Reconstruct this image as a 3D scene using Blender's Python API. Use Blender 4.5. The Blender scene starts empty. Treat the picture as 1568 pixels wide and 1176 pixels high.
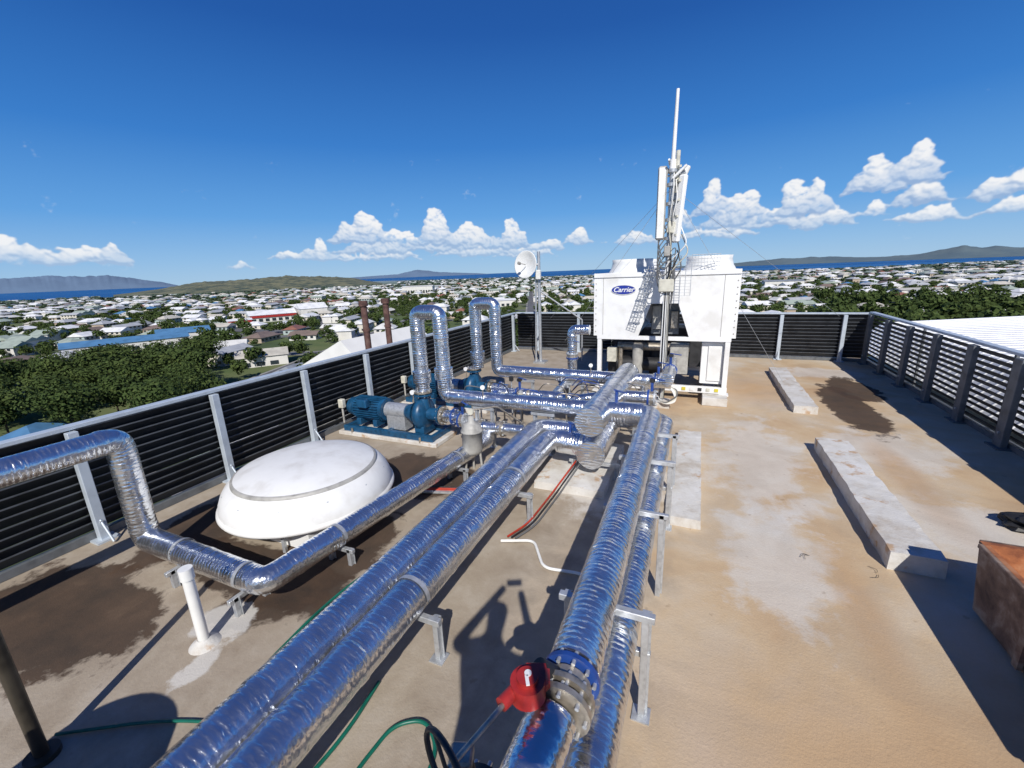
import bpy, math, random, bmesh
import numpy as np
from mathutils import Matrix, Vector, noise as mnoise
random.seed(7); rng=np.random.default_rng(7)
S=bpy.context.scene
V=Vector
# ---------------------------------------------------------------- materials
def newmat(name):
    m=bpy.data.materials.new(name); m.use_nodes=True
    nt=m.node_tree; b=nt.nodes['Principled BSDF']; return m,nt,b
def N(nt,t,**kw):
    n=nt.nodes.new(t)
    for k,v in kw.items():
        if k=='inp':
            for a,c in v.items(): n.inputs[a].default_value=c
        else: setattr(n,k,v)
    return n
def ramp(nt,fac,stops):
    r=nt.nodes.new('ShaderNodeValToRGB'); e=r.color_ramp.elements
    while len(e)<len(stops): e.new(0.5)
    for i,(p,c) in enumerate(stops):
        e[i].position=p; e[i].color=(*c,1) if len(c)==3 else c
    nt.links.new(fac,r.inputs[0]); return r.outputs[0]
def mix(nt,fac,a,b,bt='MIX'):
    m=nt.nodes.new('ShaderNodeMix'); m.data_type='RGBA'; m.blend_type=bt
    for s,i in ((fac,0),(a,6),(b,7)):
        if hasattr(s,'is_output'): nt.links.new(s,m.inputs[i])
        elif i==0: m.inputs[0].default_value=s
        else: m.inputs[i].default_value=(*s,1)
    return m.outputs[2]
def mth(nt,op,a,b=None,c=None,clamp=False):
    m=nt.nodes.new('ShaderNodeMath'); m.operation=op; m.use_clamp=clamp
    for i,s in enumerate((a,b,c)):
        if s is None: continue
        if hasattr(s,'is_output'): nt.links.new(s,m.inputs[i])
        else: m.inputs[i].default_value=s
    return m.outputs[0]
def noise(nt,vec,scale,detail=5,rough=.55,dist=0):
    n=N(nt,'ShaderNodeTexNoise',inp={'Scale':scale,'Detail':detail,'Roughness':rough,'Distortion':dist})
    if vec is not None: nt.links.new(vec,n.inputs['Vector'])
    return n.outputs['Fac']
def mapping(nt,vec,scale=(1,1,1),loc=(0,0,0),rot=(0,0,0)):
    m=N(nt,'ShaderNodeMapping'); m.inputs['Scale'].default_value=scale; m.inputs['Location'].default_value=loc; m.inputs['Rotation'].default_value=rot
    nt.links.new(vec,m.inputs['Vector']); return m.outputs[0]
def bump(nt,b,h,strength=.3,dist=.01):
    n=N(nt,'ShaderNodeBump',inp={'Strength':strength,'Distance':dist})
    nt.links.new(h,n.inputs['Height']); nt.links.new(n.outputs[0],b.inputs['Normal'])
def simple(name,col,rough=.5,metal=0,var=.18,scale=6,bs=0.15,dirt=None):
    m,nt,b=newmat(name); tc=N(nt,'ShaderNodeTexCoord').outputs['Object']
    n=noise(nt,tc,scale,4)
    d=tuple(c*(1-var*1.6) for c in col) if dirt is None else dirt
    l=tuple(min(1,c*(1+var)) for c in col)
    nt.links.new(ramp(nt,n,[(.3,d),(.5,col),(.75,l)]),b.inputs['Base Color'])
    b.inputs['Roughness'].default_value=rough; b.inputs['Metallic'].default_value=metal
    if bs: bump(nt,b,noise(nt,tc,scale*8,3),bs,.004)
    return m
def foil():
    m,nt,b=newmat('foil_cladding'); uv=N(nt,'ShaderNodeTexCoord').outputs['UV']
    oc=N(nt,'ShaderNodeTexCoord').outputs['Object']
    sx=N(nt,'ShaderNodeSeparateXYZ'); nt.links.new(uv,sx.inputs[0])
    # circumferential creases
    w=N(nt,'ShaderNodeTexWave',wave_type='BANDS',bands_direction='Y',inp={'Scale':7.5,'Distortion':3.0,'Detail':3,'Detail Scale':1.4,'Detail Roughness':.6}); nt.links.new(uv,w.inputs['Vector'])
    cr=noise(nt,mapping(nt,uv,(6,26,1)),1.0,3,.55,.5)
    lump=noise(nt,oc,6,3)
    msk=ramp(nt,noise(nt,oc,9,2),[(.35,(0,0,0)),(.6,(1,1,1))])
    h=mth(nt,'ADD',mth(nt,'MULTIPLY',cr,.8),mth(nt,'MULTIPLY',mth(nt,'MULTIPLY',w.outputs['Fac'],msk),.42))
    h=mth(nt,'ADD',h,mth(nt,'MULTIPLY',lump,1.3))
    fr=mth(nt,'FRACT',mth(nt,'DIVIDE',sx.outputs[1],1.13))
    band=mth(nt,'LESS_THAN',fr,.055)
    h=mth(nt,'ADD',h,mth(nt,'MULTIPLY',band,.6))
    bump(nt,b,h,.8,.011)
    col=ramp(nt,noise(nt,oc,3,5),[(.3,(.60,.62,.65)),(.6,(.82,.84,.87))])
    nt.links.new(col,b.inputs['Base Color'])
    b.inputs['Metallic'].default_value=.96
    rr=mth(nt,'MULTIPLY_ADD',noise(nt,oc,12,3),.2,.13)
    nt.links.new(rr,b.inputs['Roughness'])
    return m
FOIL=foil()
GALV=simple('galvanised_steel',(.52,.54,.56),.42,.55,.15,20)
RAIL=simple('painted_rail',(.5,.56,.62),.45,.2,.1,5)
LOUV=simple('louvre_charcoal',(.022,.024,.028),.5,.0,.25,4)
LOUVE=simple('louvre_edge',(.10,.11,.125),.4,.2,.25,4)
LOUVG=simple('post_grey',(.15,.16,.17),.5,.2,.2,6)
WHITE=simple('white_enamel',(.8,.8,.79),.35,0,.04,3,.05,(.7,.69,.66))
WHITED=simple('white_weathered',(.74,.74,.72),.55,0,.05,3.5,.12,(.64,.63,.60))
DARK=simple('dark_interior',(.03,.03,.033),.6,0,.3)
COIL=simple('coil_fins',(.2,.21,.22),.5,.4,.3,30)
BLACK=simple('black_rubber',(.02,.02,.022),.5)
BLUE=simple('pump_blue_paint',(.010,.07,.155),.38,0,.3,8)
BLUEV=simple('valve_blue',(.018,.06,.26),.4,0,.25,8)
RED=simple('red_paint',(.36,.025,.022),.45,0,.3,8)
PVC=simple('white_pvc',(.78,.78,.75),.4,0,.05)
GREY=simple('grey_paint',(.38,.37,.34),.5,0,.2,9)
STEEL=simple('bare_steel',(.45,.40,.33),.45,.75,.3,15)
COAX=simple('cable_grey',(.12,.12,.12),.5)
HOSE=simple('green_hose',(.004,.12,.08),.4)
REDC=simple('red_cable',(.4,.035,.015),.5)
TAN=simple('cream_plastic',(.58,.56,.47),.5)
LOGO=simple('logo_blue',(.02,.04,.3),.3,0,.02)
YEL=simple('label_yellow',(.6,.5,.05),.5,0,.05)
CLOTH=simple('work_shirt',(.05,.08,.15),.8)
POLE=simple('dark_bronze_post',(.07,.06,.045),.4,.4,.3)
def rust(name,a,b_,c,sc=4):
    m,nt,b=newmat(name); tc=N(nt,'ShaderNodeTexCoord').outputs['Object']
    n=noise(nt,tc,sc,8,.65,.4)
    nt.links.new(ramp(nt,n,[(.35,a),(.5,b_),(.65,c)]),b.inputs['Base Color']); b.inputs['Roughness'].default_value=.85
    bump(nt,b,noise(nt,tc,30,5),.4,.006); return m
RUSTO=rust('rusty_outer',(.07,.045,.035),(.19,.12,.085),(.33,.27,.22),3)
RUSTI=rust('rusty_inner',(.15,.045,.02),(.34,.12,.045),(.45,.22,.11),3)
FLUE=rust('flue_brown',(.06,.03,.025),(.12,.06,.05),(.16,.1,.08),5)
def concrete_paint():
    m,nt,b=newmat('plinth_concrete'); tc=N(nt,'ShaderNodeTexCoord').outputs['Object']
    n=noise(nt,tc,2.3,8,.65,.3); n2=noise(nt,tc,4,8,.62)
    c=ramp(nt,n,[(.3,(.42,.36,.29)),(.5,(.58,.56,.52)),(.7,(.67,.66,.64))])
    st=ramp(nt,n2,[(.58,(0,0,0)),(.66,(1,1,1))])
    c=mix(nt,mth(nt,'MULTIPLY',st,.75),c,(.42,.24,.1))
    d=ramp(nt,noise(nt,tc,14,6,.7),[(.6,(0,0,0)),(.7,(1,1,1))])
    c=mix(nt,mth(nt,'MULTIPLY',d,.4),c,(.3,.27,.23))
    nt.links.new(c,b.inputs['Base Color']); b.inputs['Roughness'].default_value=.85
    bump(nt,b,noise(nt,tc,40,5),.5,.01); return m
PLIN=concrete_paint()
def deckmat():
    m,nt,b=newmat('roof_concrete'); g=N(nt,'ShaderNodeNewGeometry'); P=g.outputs['Position']
    n1=noise(nt,P,.55,8,.62,.3); n2=noise(nt,P,2.2,8,.66,.2); n3=noise(nt,P,45,3,.7); n4=noise(nt,P,.9,6,.6,1.2)
    sx=N(nt,'ShaderNodeSeparateXYZ'); nt.links.new(P,sx.inputs[0]); X,Y=sx.outputs[0],sx.outputs[1]
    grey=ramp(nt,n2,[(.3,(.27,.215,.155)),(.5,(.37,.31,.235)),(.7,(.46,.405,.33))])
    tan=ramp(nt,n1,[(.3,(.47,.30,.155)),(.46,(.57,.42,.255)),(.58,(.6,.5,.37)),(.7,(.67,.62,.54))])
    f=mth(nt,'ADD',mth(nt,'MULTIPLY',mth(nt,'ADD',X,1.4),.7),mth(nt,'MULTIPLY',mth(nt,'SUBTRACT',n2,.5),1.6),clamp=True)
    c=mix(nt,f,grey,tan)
    def blob(cx,cy,rx,ry,k=.9,soft=.12,src=n2):
        a=mapping(nt,P,(1/rx,1/ry,0),(-cx/rx,-cy/ry,0))
        l=N(nt,'ShaderNodeVectorMath',operation='LENGTH'); nt.links.new(a,l.inputs[0])
        v=mth(nt,'ADD',mth(nt,'SUBTRACT',1,l.outputs['Value']),mth(nt,'MULTIPLY',mth(nt,'SUBTRACT',src,.5),k))
        return mth(nt,'DIVIDE',v,soft,clamp=True)
    for a in ((1.0,7.2,.8,2.2),(2.9,8.3,1.0,1.0),(3.0,5.8,.8,.9),(-.9,5.6,.9,1.1),(3.2,13.8,1.4,.7),(.9,4.6,.6,1.2)):
        c=mix(nt,mth(nt,'MULTIPLY',blob(*a,2.6,.4),.6),c,(.66,.645,.61))
    for a in ((1.4,2.3,1.8,1.3),(2.85,7.4,.3,1.8),(1.3,11.6,1.2,1.6),(1.5,4.0,.25,1.6)):
        c=mix(nt,mth(nt,'MULTIPLY',blob(*a,2.2,.7,n1),.5),c,(.48,.27,.11))
    sp=ramp(nt,noise(nt,P,9,3,.5),[(.68,(0,0,0)),(.74,(1,1,1))])
    c=mix(nt,mth(nt,'MULTIPLY',sp,.35),c,(.2,.13,.07))
    c=mix(nt,mth(nt,'MULTIPLY',n3,.3),c,(.28,.23,.18))
    st=ramp(nt,n4,[(.45,(0,0,0)),(.6,(1,1,1))])
    c=mix(nt,mth(nt,'MULTIPLY',st,.22),c,(.3,.24,.18))
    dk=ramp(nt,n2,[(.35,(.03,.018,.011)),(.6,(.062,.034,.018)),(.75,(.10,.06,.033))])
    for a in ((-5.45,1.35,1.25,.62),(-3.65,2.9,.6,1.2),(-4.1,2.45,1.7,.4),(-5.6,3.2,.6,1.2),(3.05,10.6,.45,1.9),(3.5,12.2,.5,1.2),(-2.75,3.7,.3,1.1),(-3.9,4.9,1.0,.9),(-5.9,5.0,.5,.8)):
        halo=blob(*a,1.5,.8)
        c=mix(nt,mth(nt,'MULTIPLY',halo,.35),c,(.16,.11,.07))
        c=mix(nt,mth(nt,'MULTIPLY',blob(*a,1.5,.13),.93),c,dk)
    for a in ((-3.75,1.85,.28,.22),(-3.55,1.5,.12,.3)):
        c=mix(nt,mth(nt,'MULTIPLY',blob(*a,3.0,.25),.7),c,(.62,.6,.56))
    nt.links.new(c,b.inputs['Base Color']); b.inputs['Roughness'].default_value=.88
    bump(nt,b,mth(nt,'ADD',n3,mth(nt,'MULTIPLY',n2,2)),.45,.008)
    return m
DECK=deckmat()
# ---------------------------------------------------------------- mesh builder
class MB:
    def __init__(s,name): s.n=name; s.v=[]; s.f=[]; s.mi=[]; s.uv=[]; s.mats=[]; s.sm=[]
    def m(s,mat):
        if mat not in s.mats: s.mats.append(mat)
        return s.mats.index(mat)
    def add(s,vs,fs,mat,uv=None,smooth=False):
        o=len(s.v); s.v+= [tuple(x) for x in vs]; s.uv+= uv if uv else [(x[0]+x[1]*.3,x[2]+x[1]*.7) for x in vs]
        k=s.m(mat)
        for f in fs: s.f.append(tuple(i+o for i in f)); s.mi.append(k); s.sm.append(smooth)
    def box(s,c,d,mat,rot=None,bev=0):
        x,y,z=d[0]/2,d[1]/2,d[2]/2
        b=min(bev,x*.9,y*.9,z*.9) if bev else 0
        if b<=0:
            vs=[V((i*x,j*y,k*z)) for i in(-1,1) for j in(-1,1) for k in(-1,1)]
            fs=[(0,1,3,2),(4,6,7,5),(0,4,5,1),(2,3,7,6),(0,2,6,4),(1,5,7,3)]
        else:
            vs=[];fs=[];idx={}
            for i in(-1,1):
                for j in(-1,1):
                    for k in(-1,1):
                        for a in range(3):
                            p=[i*(x-b),j*(y-b),k*(z-b)]; p[a]=(i*x,j*y,k*z)[a]
                            idx[(i,j,k,a)]=len(vs); vs.append(V(p))
            q=(-1,1)
            for sg in q:
                fs.append(tuple(idx[(sg,j,k,0)] for j,k in((-1,-1),(1,-1),(1,1),(-1,1))))
                fs.append(tuple(idx[(j,sg,k,1)] for j,k in((-1,-1),(1,-1),(1,1),(-1,1))))
                fs.append(tuple(idx[(j,k,sg,2)] for j,k in((-1,-1),(1,-1),(1,1),(-1,1))))
            for i in q:
                for j in q:
                    fs.append((idx[(i,j,-1,0)],idx[(i,j,1,0)],idx[(i,j,1,1)],idx[(i,j,-1,1)]))
                    fs.append((idx[(i,-1,j,0)],idx[(i,1,j,0)],idx[(i,1,j,2)],idx[(i,-1,j,2)]))
                    fs.append((idx[(-1,i,j,1)],idx[(1,i,j,1)],idx[(1,i,j,2)],idx[(-1,i,j,2)]))
                    for k in q: fs.append((idx[(i,j,k,0)],idx[(i,j,k,1)],idx[(i,j,k,2)]))
        if rot is not None: vs=[rot@p for p in vs]
        s.add([p+V(c) for p in vs],fs,mat)
    def cyl(s,p0,p1,r,mat,r2=None,n=16,cap=True):
        p0=V(p0);p1=V(p1); r2=r if r2 is None else r2
        d=(p1-p0).normalized(); a=d.orthogonal().normalized(); b=d.cross(a)
        vs=[];uv=[];L=(p1-p0).length
        for k,(p,rr) in enumerate(((p0,r),(p1,r2))):
            for i in range(n+1):
                t=2*math.pi*i/n; vs.append(p+(a*math.cos(t)+b*math.sin(t))*rr); uv.append((t*r,k*L))
        s.add(vs,[(i,i+1,n+2+i,n+1+i) for i in range(n)],mat,uv,True)
        if cap:
            s.add(vs[:n],[tuple(range(n))[::-1]],mat); s.add(vs[n+1:-1],[tuple(range(n))],mat)
    def disc(s,p,ax,r,h,mat,n=20): 
        ax=V(ax).normalized(); s.cyl(V(p)-ax*h/2,V(p)+ax*h/2,r,mat,n=n)
    def flange(s,p,ax,r,mat=None,bolts=8,h=.03):
        mat=mat or STEEL; ax=V(ax).normalized(); s.disc(p,ax,r,h,mat)
        a=ax.orthogonal().normalized(); b=ax.cross(a)
        for i in range(bolts):
            t=2*math.pi*i/bolts; q=V(p)+(a*math.cos(t)+b*math.sin(t))*r*.85
            s.disc(q,ax,.011,h+.05,GALV,6)
    def tube(s,path,R,mat,bend=.15,n=24,step=.035,wr=0,cap=True,off=0):
        P=[V(p) for p in path]; pts=[]
        for i,p in enumerate(P):
            if i==0 or i==len(P)-1: pts.append(p); continue
            a=(P[i-1]-p); b=(P[i+1]-p); an=a.normalized(); bn=b.normalized()
            k=min(bend,a.length*.45,b.length*.45); p0=p+an*k; p1=p+bn*k
            for j in range(9):
                t=j/8; pts.append(p0*(1-t)**2+p*2*t*(1-t)+p1*t*t)
        q=[pts[0]];L=[0]
        for a,b in zip(pts,pts[1:]):
            d=(b-a).length
            if d<1e-5: continue
            k=max(1,int(d/step))
            for j in range(1,k+1): q.append(a.lerp(b,j/k)); L.append(L[-1]+d/k)
        d=(q[1]-q[0]).normalized(); up=V((0,0,-1)) if abs(d.z)<.9 else V((0,1,0))
        a=(up-d*up.dot(d)).normalized(); vs=[];uv=[]
        for i,p in enumerate(q):
            dd=(q[min(i+1,len(q)-1)]-q[max(i-1,0)]).normalized()
            a=(a-dd*a.dot(dd)).normalized(); b=dd.cross(a)
            rj=random.uniform(-1,1)
            for j in range(n+1):
                t=2*math.pi*(j%n)/n; rr=R
                if wr:
                    rr=R*(1+wr*(rj*.5+1.6*mnoise.noise(V((math.cos(t)*1.5+off,math.sin(t)*1.5,L[i]*9)))+1.0*mnoise.noise(V((math.cos(t)*3,math.sin(t)*3+off,L[i]*28)))))
                    fr=((L[i]+off)/1.13)%1
                    if fr<.055: rr+=.004
                vs.append(p+(a*math.cos(t)+b*math.sin(t))*rr); uv.append((2*math.pi*j/n*R+off,L[i]+off))
        fs=[(i*(n+1)+j,i*(n+1)+j+1,(i+1)*(n+1)+j+1,(i+1)*(n+1)+j) for i in range(len(q)-1) for j in range(n)]
        s.add(vs,fs,mat,uv,True)
        if cap:
            for ring,e in ((vs[:n],q[0]-(q[1]-q[0]).normalized()*(.012 if wr else 0)),(vs[-n-1:-1],q[-1]+(q[-1]-q[-2]).normalized()*(.012 if wr else 0))):
                k=len(ring); s.add(list(ring)+[e],[(i,(i+1)%k,k) for i in range(k)],mat,None,bool(wr))
    def lathe(s,prof,c,mat,n=48,ax='z'):
        vs=[];c=V(c)
        for (r,z) in prof:
            for j in range(n):
                t=2*math.pi*j/n; p=V((r*math.cos(t),r*math.sin(t),z))
                if ax=='x': p=V((p.z,p.x,p.y))
                if ax=='y': p=V((p.x,-p.z,p.y))
                vs.append(c+p)
        s.add(vs,[(i*n+j,i*n+(j+1)%n,(i+1)*n+(j+1)%n,(i+1)*n+j) for i in range(len(prof)-1) for j in range(n)],mat,None,True)
    def poly(s,vs,mat): s.add(vs,[tuple(range(len(vs)))],mat)
    def build(s,parent=None,auto=True):
        me=bpy.data.meshes.new(s.n); me.from_pydata(s.v,[],s.f)
        for m in s.mats: me.materials.append(m)
        me.polygons.foreach_set('material_index',s.mi); me.polygons.foreach_set('use_smooth',s.sm)
        ul=me.uv_layers.new(name='UVMap'); li=np.empty(len(me.loops),dtype=np.int32); me.loops.foreach_get('vertex_index',li)
        ul.data.foreach_set('uv',np.array(s.uv,dtype=np.float32)[li].ravel())
        me.update(); ob=bpy.data.objects.new(s.n,me); S.collection.objects.link(ob)
        if parent: ob.parent=parent
        return ob
def empty(name):
    e=bpy.data.objects.new(name,None); S.collection.objects.link(e); return e
RX=lambda a:Matrix.Rotation(math.radians(a),3,'X')
RY=lambda a:Matrix.Rotation(math.radians(a),3,'Y')
RZ=lambda a:Matrix.Rotation(math.radians(a),3,'Z')
# ---------------------------------------------------------------- camera
f=650.;H=3.0
roll=math.radians(2.23);p=math.radians(14.7);yaw=math.radians(23.9)
fw=V((-math.sin(yaw)*math.cos(p),math.cos(yaw)*math.cos(p),-math.sin(p)))
r0=V((math.cos(yaw),math.sin(yaw),0));u0=r0.cross(fw)
r=r0*math.cos(roll)-u0*math.sin(roll);u=r.cross(fw)
cd=bpy.data.cameras.new('camera'); cam=bpy.data.objects.new('camera',cd); S.collection.objects.link(cam)
M3=Matrix((r,u,-fw)).transposed(); cam.matrix_world=Matrix.Translation((0,0,H))@M3.to_4x4()
cd.sensor_width=36; cd.lens=36*f/1568; cd.clip_start=.03; cd.clip_end=120000; S.camera=cam
# ---------------------------------------------------------------- light
saz=math.radians(-24.3); sel=math.radians(39.2)
ld=V((math.sin(saz)*math.cos(sel),math.cos(saz)*math.cos(sel),-math.sin(sel)))
sl=bpy.data.lights.new('sun','SUN'); sl.energy=4.8; sl.angle=math.radians(.5); sl.color=(1,.96,.9)
so=bpy.data.objects.new('sun',sl); S.collection.objects.link(so); so.rotation_euler=ld.to_track_quat('-Z','Y').to_euler()
W=bpy.data.worlds.new('World'); S.world=W; W.use_nodes=True; nt=W.node_tree; nt.nodes.clear()
sky=N(nt,'ShaderNodeTexSky',sky_type='NISHITA'); sky.sun_disc=False; sky.sun_elevation=sel; sky.sun_rotation=math.radians(155.7); sky.altitude=50; sky.air_density=1.0; sky.dust_density=.2; sky.ozone_density=3.0
bg=N(nt,'ShaderNodeBackground',inp={'Strength':.07}); nt.links.new(sky.outputs[0],bg.inputs[0])
tc=N(nt,'ShaderNodeTexCoord').outputs['Generated']
sx=N(nt,'ShaderNodeSeparateXYZ'); nt.links.new(tc,sx.inputs[0])
c=ramp(nt,sx.outputs[2],[(0,(.36,.58,.82)),(.04,(.27,.51,.82)),(.12,(.11,.36,.78)),(.25,(.032,.205,.62)),(.42,(.010,.10,.41)),(.62,(.006,.06,.29)),(1,(.006,.045,.22))])
bg2=N(nt,'ShaderNodeBackground',inp={'Strength':1.0}); nt.links.new(c,bg2.inputs[0])
ms=N(nt,'ShaderNodeMixShader'); ms.inputs[0].default_value=.88; nt.links.new(bg.outputs[0],ms.inputs[1]); nt.links.new(bg2.outputs[0],ms.inputs[2])
wo=N(nt,'ShaderNodeOutputWorld'); nt.links.new(ms.outputs[0],wo.inputs[0])
S.view_settings.view_transform='Standard'; S.view_settings.look='None'; S.view_settings.exposure=0
# ---------------------------------------------------------------- cloud band (far glowing geometry, sun shading and haze painted into its colour attribute)
blobs=[(-41,5.7,4.4,2.1),(-33.3,5.6,4.2,2.5),(-37,4.1,8,1.6),(-29.5,4.5,4.0,1.8),(-24,4.6,3.0,2.0),(-46.5,3.4,2.6,1.4),(-55,1.9,1.6,.6),(-14.3,4.1,2.8,1.4),(-18.8,3.3,2.8,.9),(-8,3.6,3.0,1.2),(-27,3.1,7,1.0),(-40,2.6,6,.7),(-50,2.9,3,.6),(-22,2.4,5,.6),
 (.5,7.1,3.2,2.2),(3.8,6.0,4.2,2.2),(9.2,6.4,3.2,2.1),(6.5,4.7,5,1.4),(11.8,4.3,3.2,1.2),(15.0,7.8,2.5,1.9),(17.9,8.3,2.4,2.1),(18.8,5.8,2.6,1.4),(15,4.8,1.9,.9),(24.6,5.5,3.0,1.4),(24,3.8,2.6,.8),(-71.6,3.4,3.4,1.5),(-68,2.9,4,1.0),(-65.6,3.4,1.7,1.4),(19.5,3.8,4,.7),(-2,5.2,2.4,1.2),(1,3.6,5,.8),
 (-84,3,6,1.4),(34,4,5,1.8),(47,3.4,6,1.5),(-98,4,7,2)]
RES=.07; AZ0,AZ1,E0,E1=-112,62,-.2,13.5
nx=int((AZ1-AZ0)/RES); ny=int((E1-E0)/RES)
def vn(cx,cy):
    gx=int(nx/cx)+3; gy=int(ny/cy)+3; g=rng.random((gy,gx))
    yy=np.arange(ny)/cy; xx=np.arange(nx)/cx; iy=yy.astype(int); ix=xx.astype(int); fy=(yy-iy)[:,None]; fx=(xx-ix)[None,:]
    fy=fy*fy*(3-2*fy); fx=fx*fx*(3-2*fx)
    a=g[np.ix_(iy,ix)];b_=g[np.ix_(iy,ix+1)];c_=g[np.ix_(iy+1,ix)];d_=g[np.ix_(iy+1,ix+1)]
    return (a*(1-fx)+b_*fx)*(1-fy)+(c_*(1-fx)+d_*fx)*fy
def fb(c0,o=5): 
    t=0;w=0;k=1.
    for i in range(o):
        t=t+vn(max(c0/2**i,1.01)*1.3,max(c0/2**i,1.01))*k; w+=k; k*=.6
    return t/w-.5
Hm=np.zeros((ny,nx)); Bm=np.full((ny,nx),0.)
AX=AZ0+np.arange(nx)*RES; EY=E0+np.arange(ny)*RES
for (a,e,ra,re) in blobs:
    base=e-re*.7; k=int(80+60*ra*re)
    nl=max(2,int(ra*1.1)); peaks=[(random.uniform(-.75,.75),random.uniform(.45,1.0),random.uniform(.25,.5)) for _ in range(nl)]+[(random.uniform(-.3,.3),1.0,.45)]
    for _ in range(k):
        u_=random.uniform(-1,1); x=a+u_*ra
        env=max(pk[1]*math.exp(-((u_-pk[0])/pk[2])**2) for pk in peaks)*(1-abs(u_)**3)
        t=random.random()**.85; bs_=base+.25*re*mnoise.noise(V((x*.9,e,1))); y=bs_+t*env*re*1.6; rr=random.uniform(.13,.34)*re**.6*(1.1-.5*t)*(.45+.7*env)
        z0=random.uniform(-.2,.5)*re*(1-t*.5)
        i0,i1=np.searchsorted(AX,[x-rr*1.4,x+rr*1.4]); j0,j1=np.searchsorted(EY,[y-rr,y+rr])
        if i1<=i0 or j1<=j0: continue
        ey=EY[j0:j1,None]-y; dd=((AX[None,i0:i1]-x)/1.4)**2+np.where(ey<0,ey*(1+1.2*(1-t)),ey)**2; m_=dd<rr*rr
        hh=np.where(m_,np.sqrt(np.maximum(rr*rr-dd,0))*1.3+z0+.6,0)
        old=Hm[j0:j1,i0:i1]; bt=Bm[j0:j1,i0:i1]; rel=(EY[j0:j1,None]-base)/(re*1.5)+0*dd
        Bm[j0:j1,i0:i1]=np.where((hh>old),rel,bt); Hm[j0:j1,i0:i1]=np.maximum(old,hh)
def blur(a,n=1):
    for _ in range(n):
        p_=np.pad(a,1,mode='edge'); a=(p_[:-2,1:-1]+p_[2:,1:-1]+p_[1:-1,:-2]+p_[1:-1,2:]+2*p_[1:-1,1:-1])/6
    return a
w1=fb(16,5)*20; w2=fb(16,5)*16
JJ,II=np.mgrid[0:ny,0:nx]; wi=np.clip((II+w1).astype(int),0,nx-1); wj=np.clip((JJ+w2).astype(int),0,ny-1)
Hm=Hm[wj,wi]; Bm=Bm[wj,wi]
cov=blur((Hm>0).astype(float),8); nz=fb(9,5); n2_=fb(34,5)
alp=np.clip((cov+nz*1.0+n2_*1.0-.36)/.5,0,1); alp=alp*alp*(3-2*alp)
hb=blur(Hm,3)+nz*.6
gy_,gx_=np.gradient(hb,RES)
nn_=np.sqrt(gx_**2+gy_**2+1.0); lam=(gx_*-.35+gy_*-.62+.75)/nn_
B_=blur(np.clip(Bm,0,1),4)
sh_=np.clip(.02+.55*blur(lam,1)+.65*B_+.35*nz,0,1)
lo=np.array([.36,.47,.67]); mi_=np.array([.62,.70,.82]); hi=np.array([.96,.95,.94])
t=sh_[...,None]; col=np.where(t<.5,lo+(mi_-lo)*t*2,mi_+(hi-mi_)*(t-.5)*2)
hz_=np.clip(1-EY/5,0,1)[:,None,None]*.4; col=col*(1-hz_)+np.array([.46,.64,.84])*hz_
alp*=np.clip(.92-.4*np.clip(1-EY/3,0,1)[:,None],0,1)*np.clip(.72+.5*B_+.3*n2_,0,1)
RD=42000.
azr=np.radians(AX)[None,:]+0*hb; elr=np.radians(EY)[:,None]+0*hb
co=np.stack([RD*np.sin(azr)*np.cos(elr),RD*np.cos(azr)*np.cos(elr),RD*np.sin(elr)+3],-1).reshape(-1,3)
q_=(JJ*nx+II)[:-1,:-1].ravel(); keep=np.maximum.reduce([alp[:-1,:-1],alp[1:,:-1],alp[:-1,1:],alp[1:,1:]]).ravel()>.004
fc=np.stack([q_,q_+1,q_+nx+1,q_+nx],1)[keep]
used=np.unique(fc); rm=np.full(nx*ny,-1); rm[used]=np.arange(len(used)); fc=rm[fc]; co=co[used]; cl=np.concatenate([col.reshape(-1,3),alp.reshape(-1,1)],1)[used]
m,nt,b=newmat('cumulus'); nt.nodes.remove(b); at=N(nt,'ShaderNodeAttribute',attribute_name='cloud'); em=N(nt,'ShaderNodeEmission',inp={'Strength':1.0}); nt.links.new(at.outputs['Color'],em.inputs[0])
tr=N(nt,'ShaderNodeBsdfTransparent'); mx_=N(nt,'ShaderNodeMixShader'); nt.links.new(at.outputs['Alpha'],mx_.inputs[0]); nt.links.new(tr.outputs[0],mx_.inputs[1]); nt.links.new(em.outputs[0],mx_.inputs[2]); nt.links.new(mx_.outputs[0],nt.nodes['Material Output'].inputs[0])
m.cycles.emission_sampling='NONE'
def mesh_np(name,verts,faces,mat,smooth=False):
    me=bpy.data.meshes.new(name); k=faces.shape[1]
    me.vertices.add(len(verts)); me.vertices.foreach_set('co',verts.astype(np.float32).ravel())
    me.loops.add(faces.size); me.loops.foreach_set('vertex_index',faces.astype(np.int32).ravel())
    me.polygons.add(len(faces)); me.polygons.foreach_set('loop_start',np.arange(0,faces.size,k,dtype=np.int32))
    me.polygons.foreach_set('material_index',np.zeros(len(faces),dtype=np.int32)); me.polygons.foreach_set('use_smooth',np.full(len(faces),smooth))
    me.materials.append(mat); me.update(calc_edges=True); me.validate()
    o=bpy.data.objects.new(name,me); S.collection.objects.link(o); return o
o=mesh_np('sky_clouds',co,fc,m); ca_=o.data.color_attributes.new('cloud','FLOAT_COLOR','POINT'); ca_.data.foreach_set('color',cl.astype(np.float32).ravel())
# ---------------------------------------------------------------- building + deck
wall=simple('building_render',(.55,.53,.48),.8)
b=MB('hospital_tower_block'); b.box((-1.05,5.8,-15.2),(11.6,21.6,30.0),wall)
for k in range(9):
    for yy in np.arange(-3.5,16,2.4):
        for xx in (-6.87,4.77): b.box((xx,yy,-3-3.2*k),(.06,1.5,1.3),DARK)
b.build()
b=MB('roof_deck'); b.box((-1.05,5.8,-.1),(11.6,21.6,.2),DECK); b.build()
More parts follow.
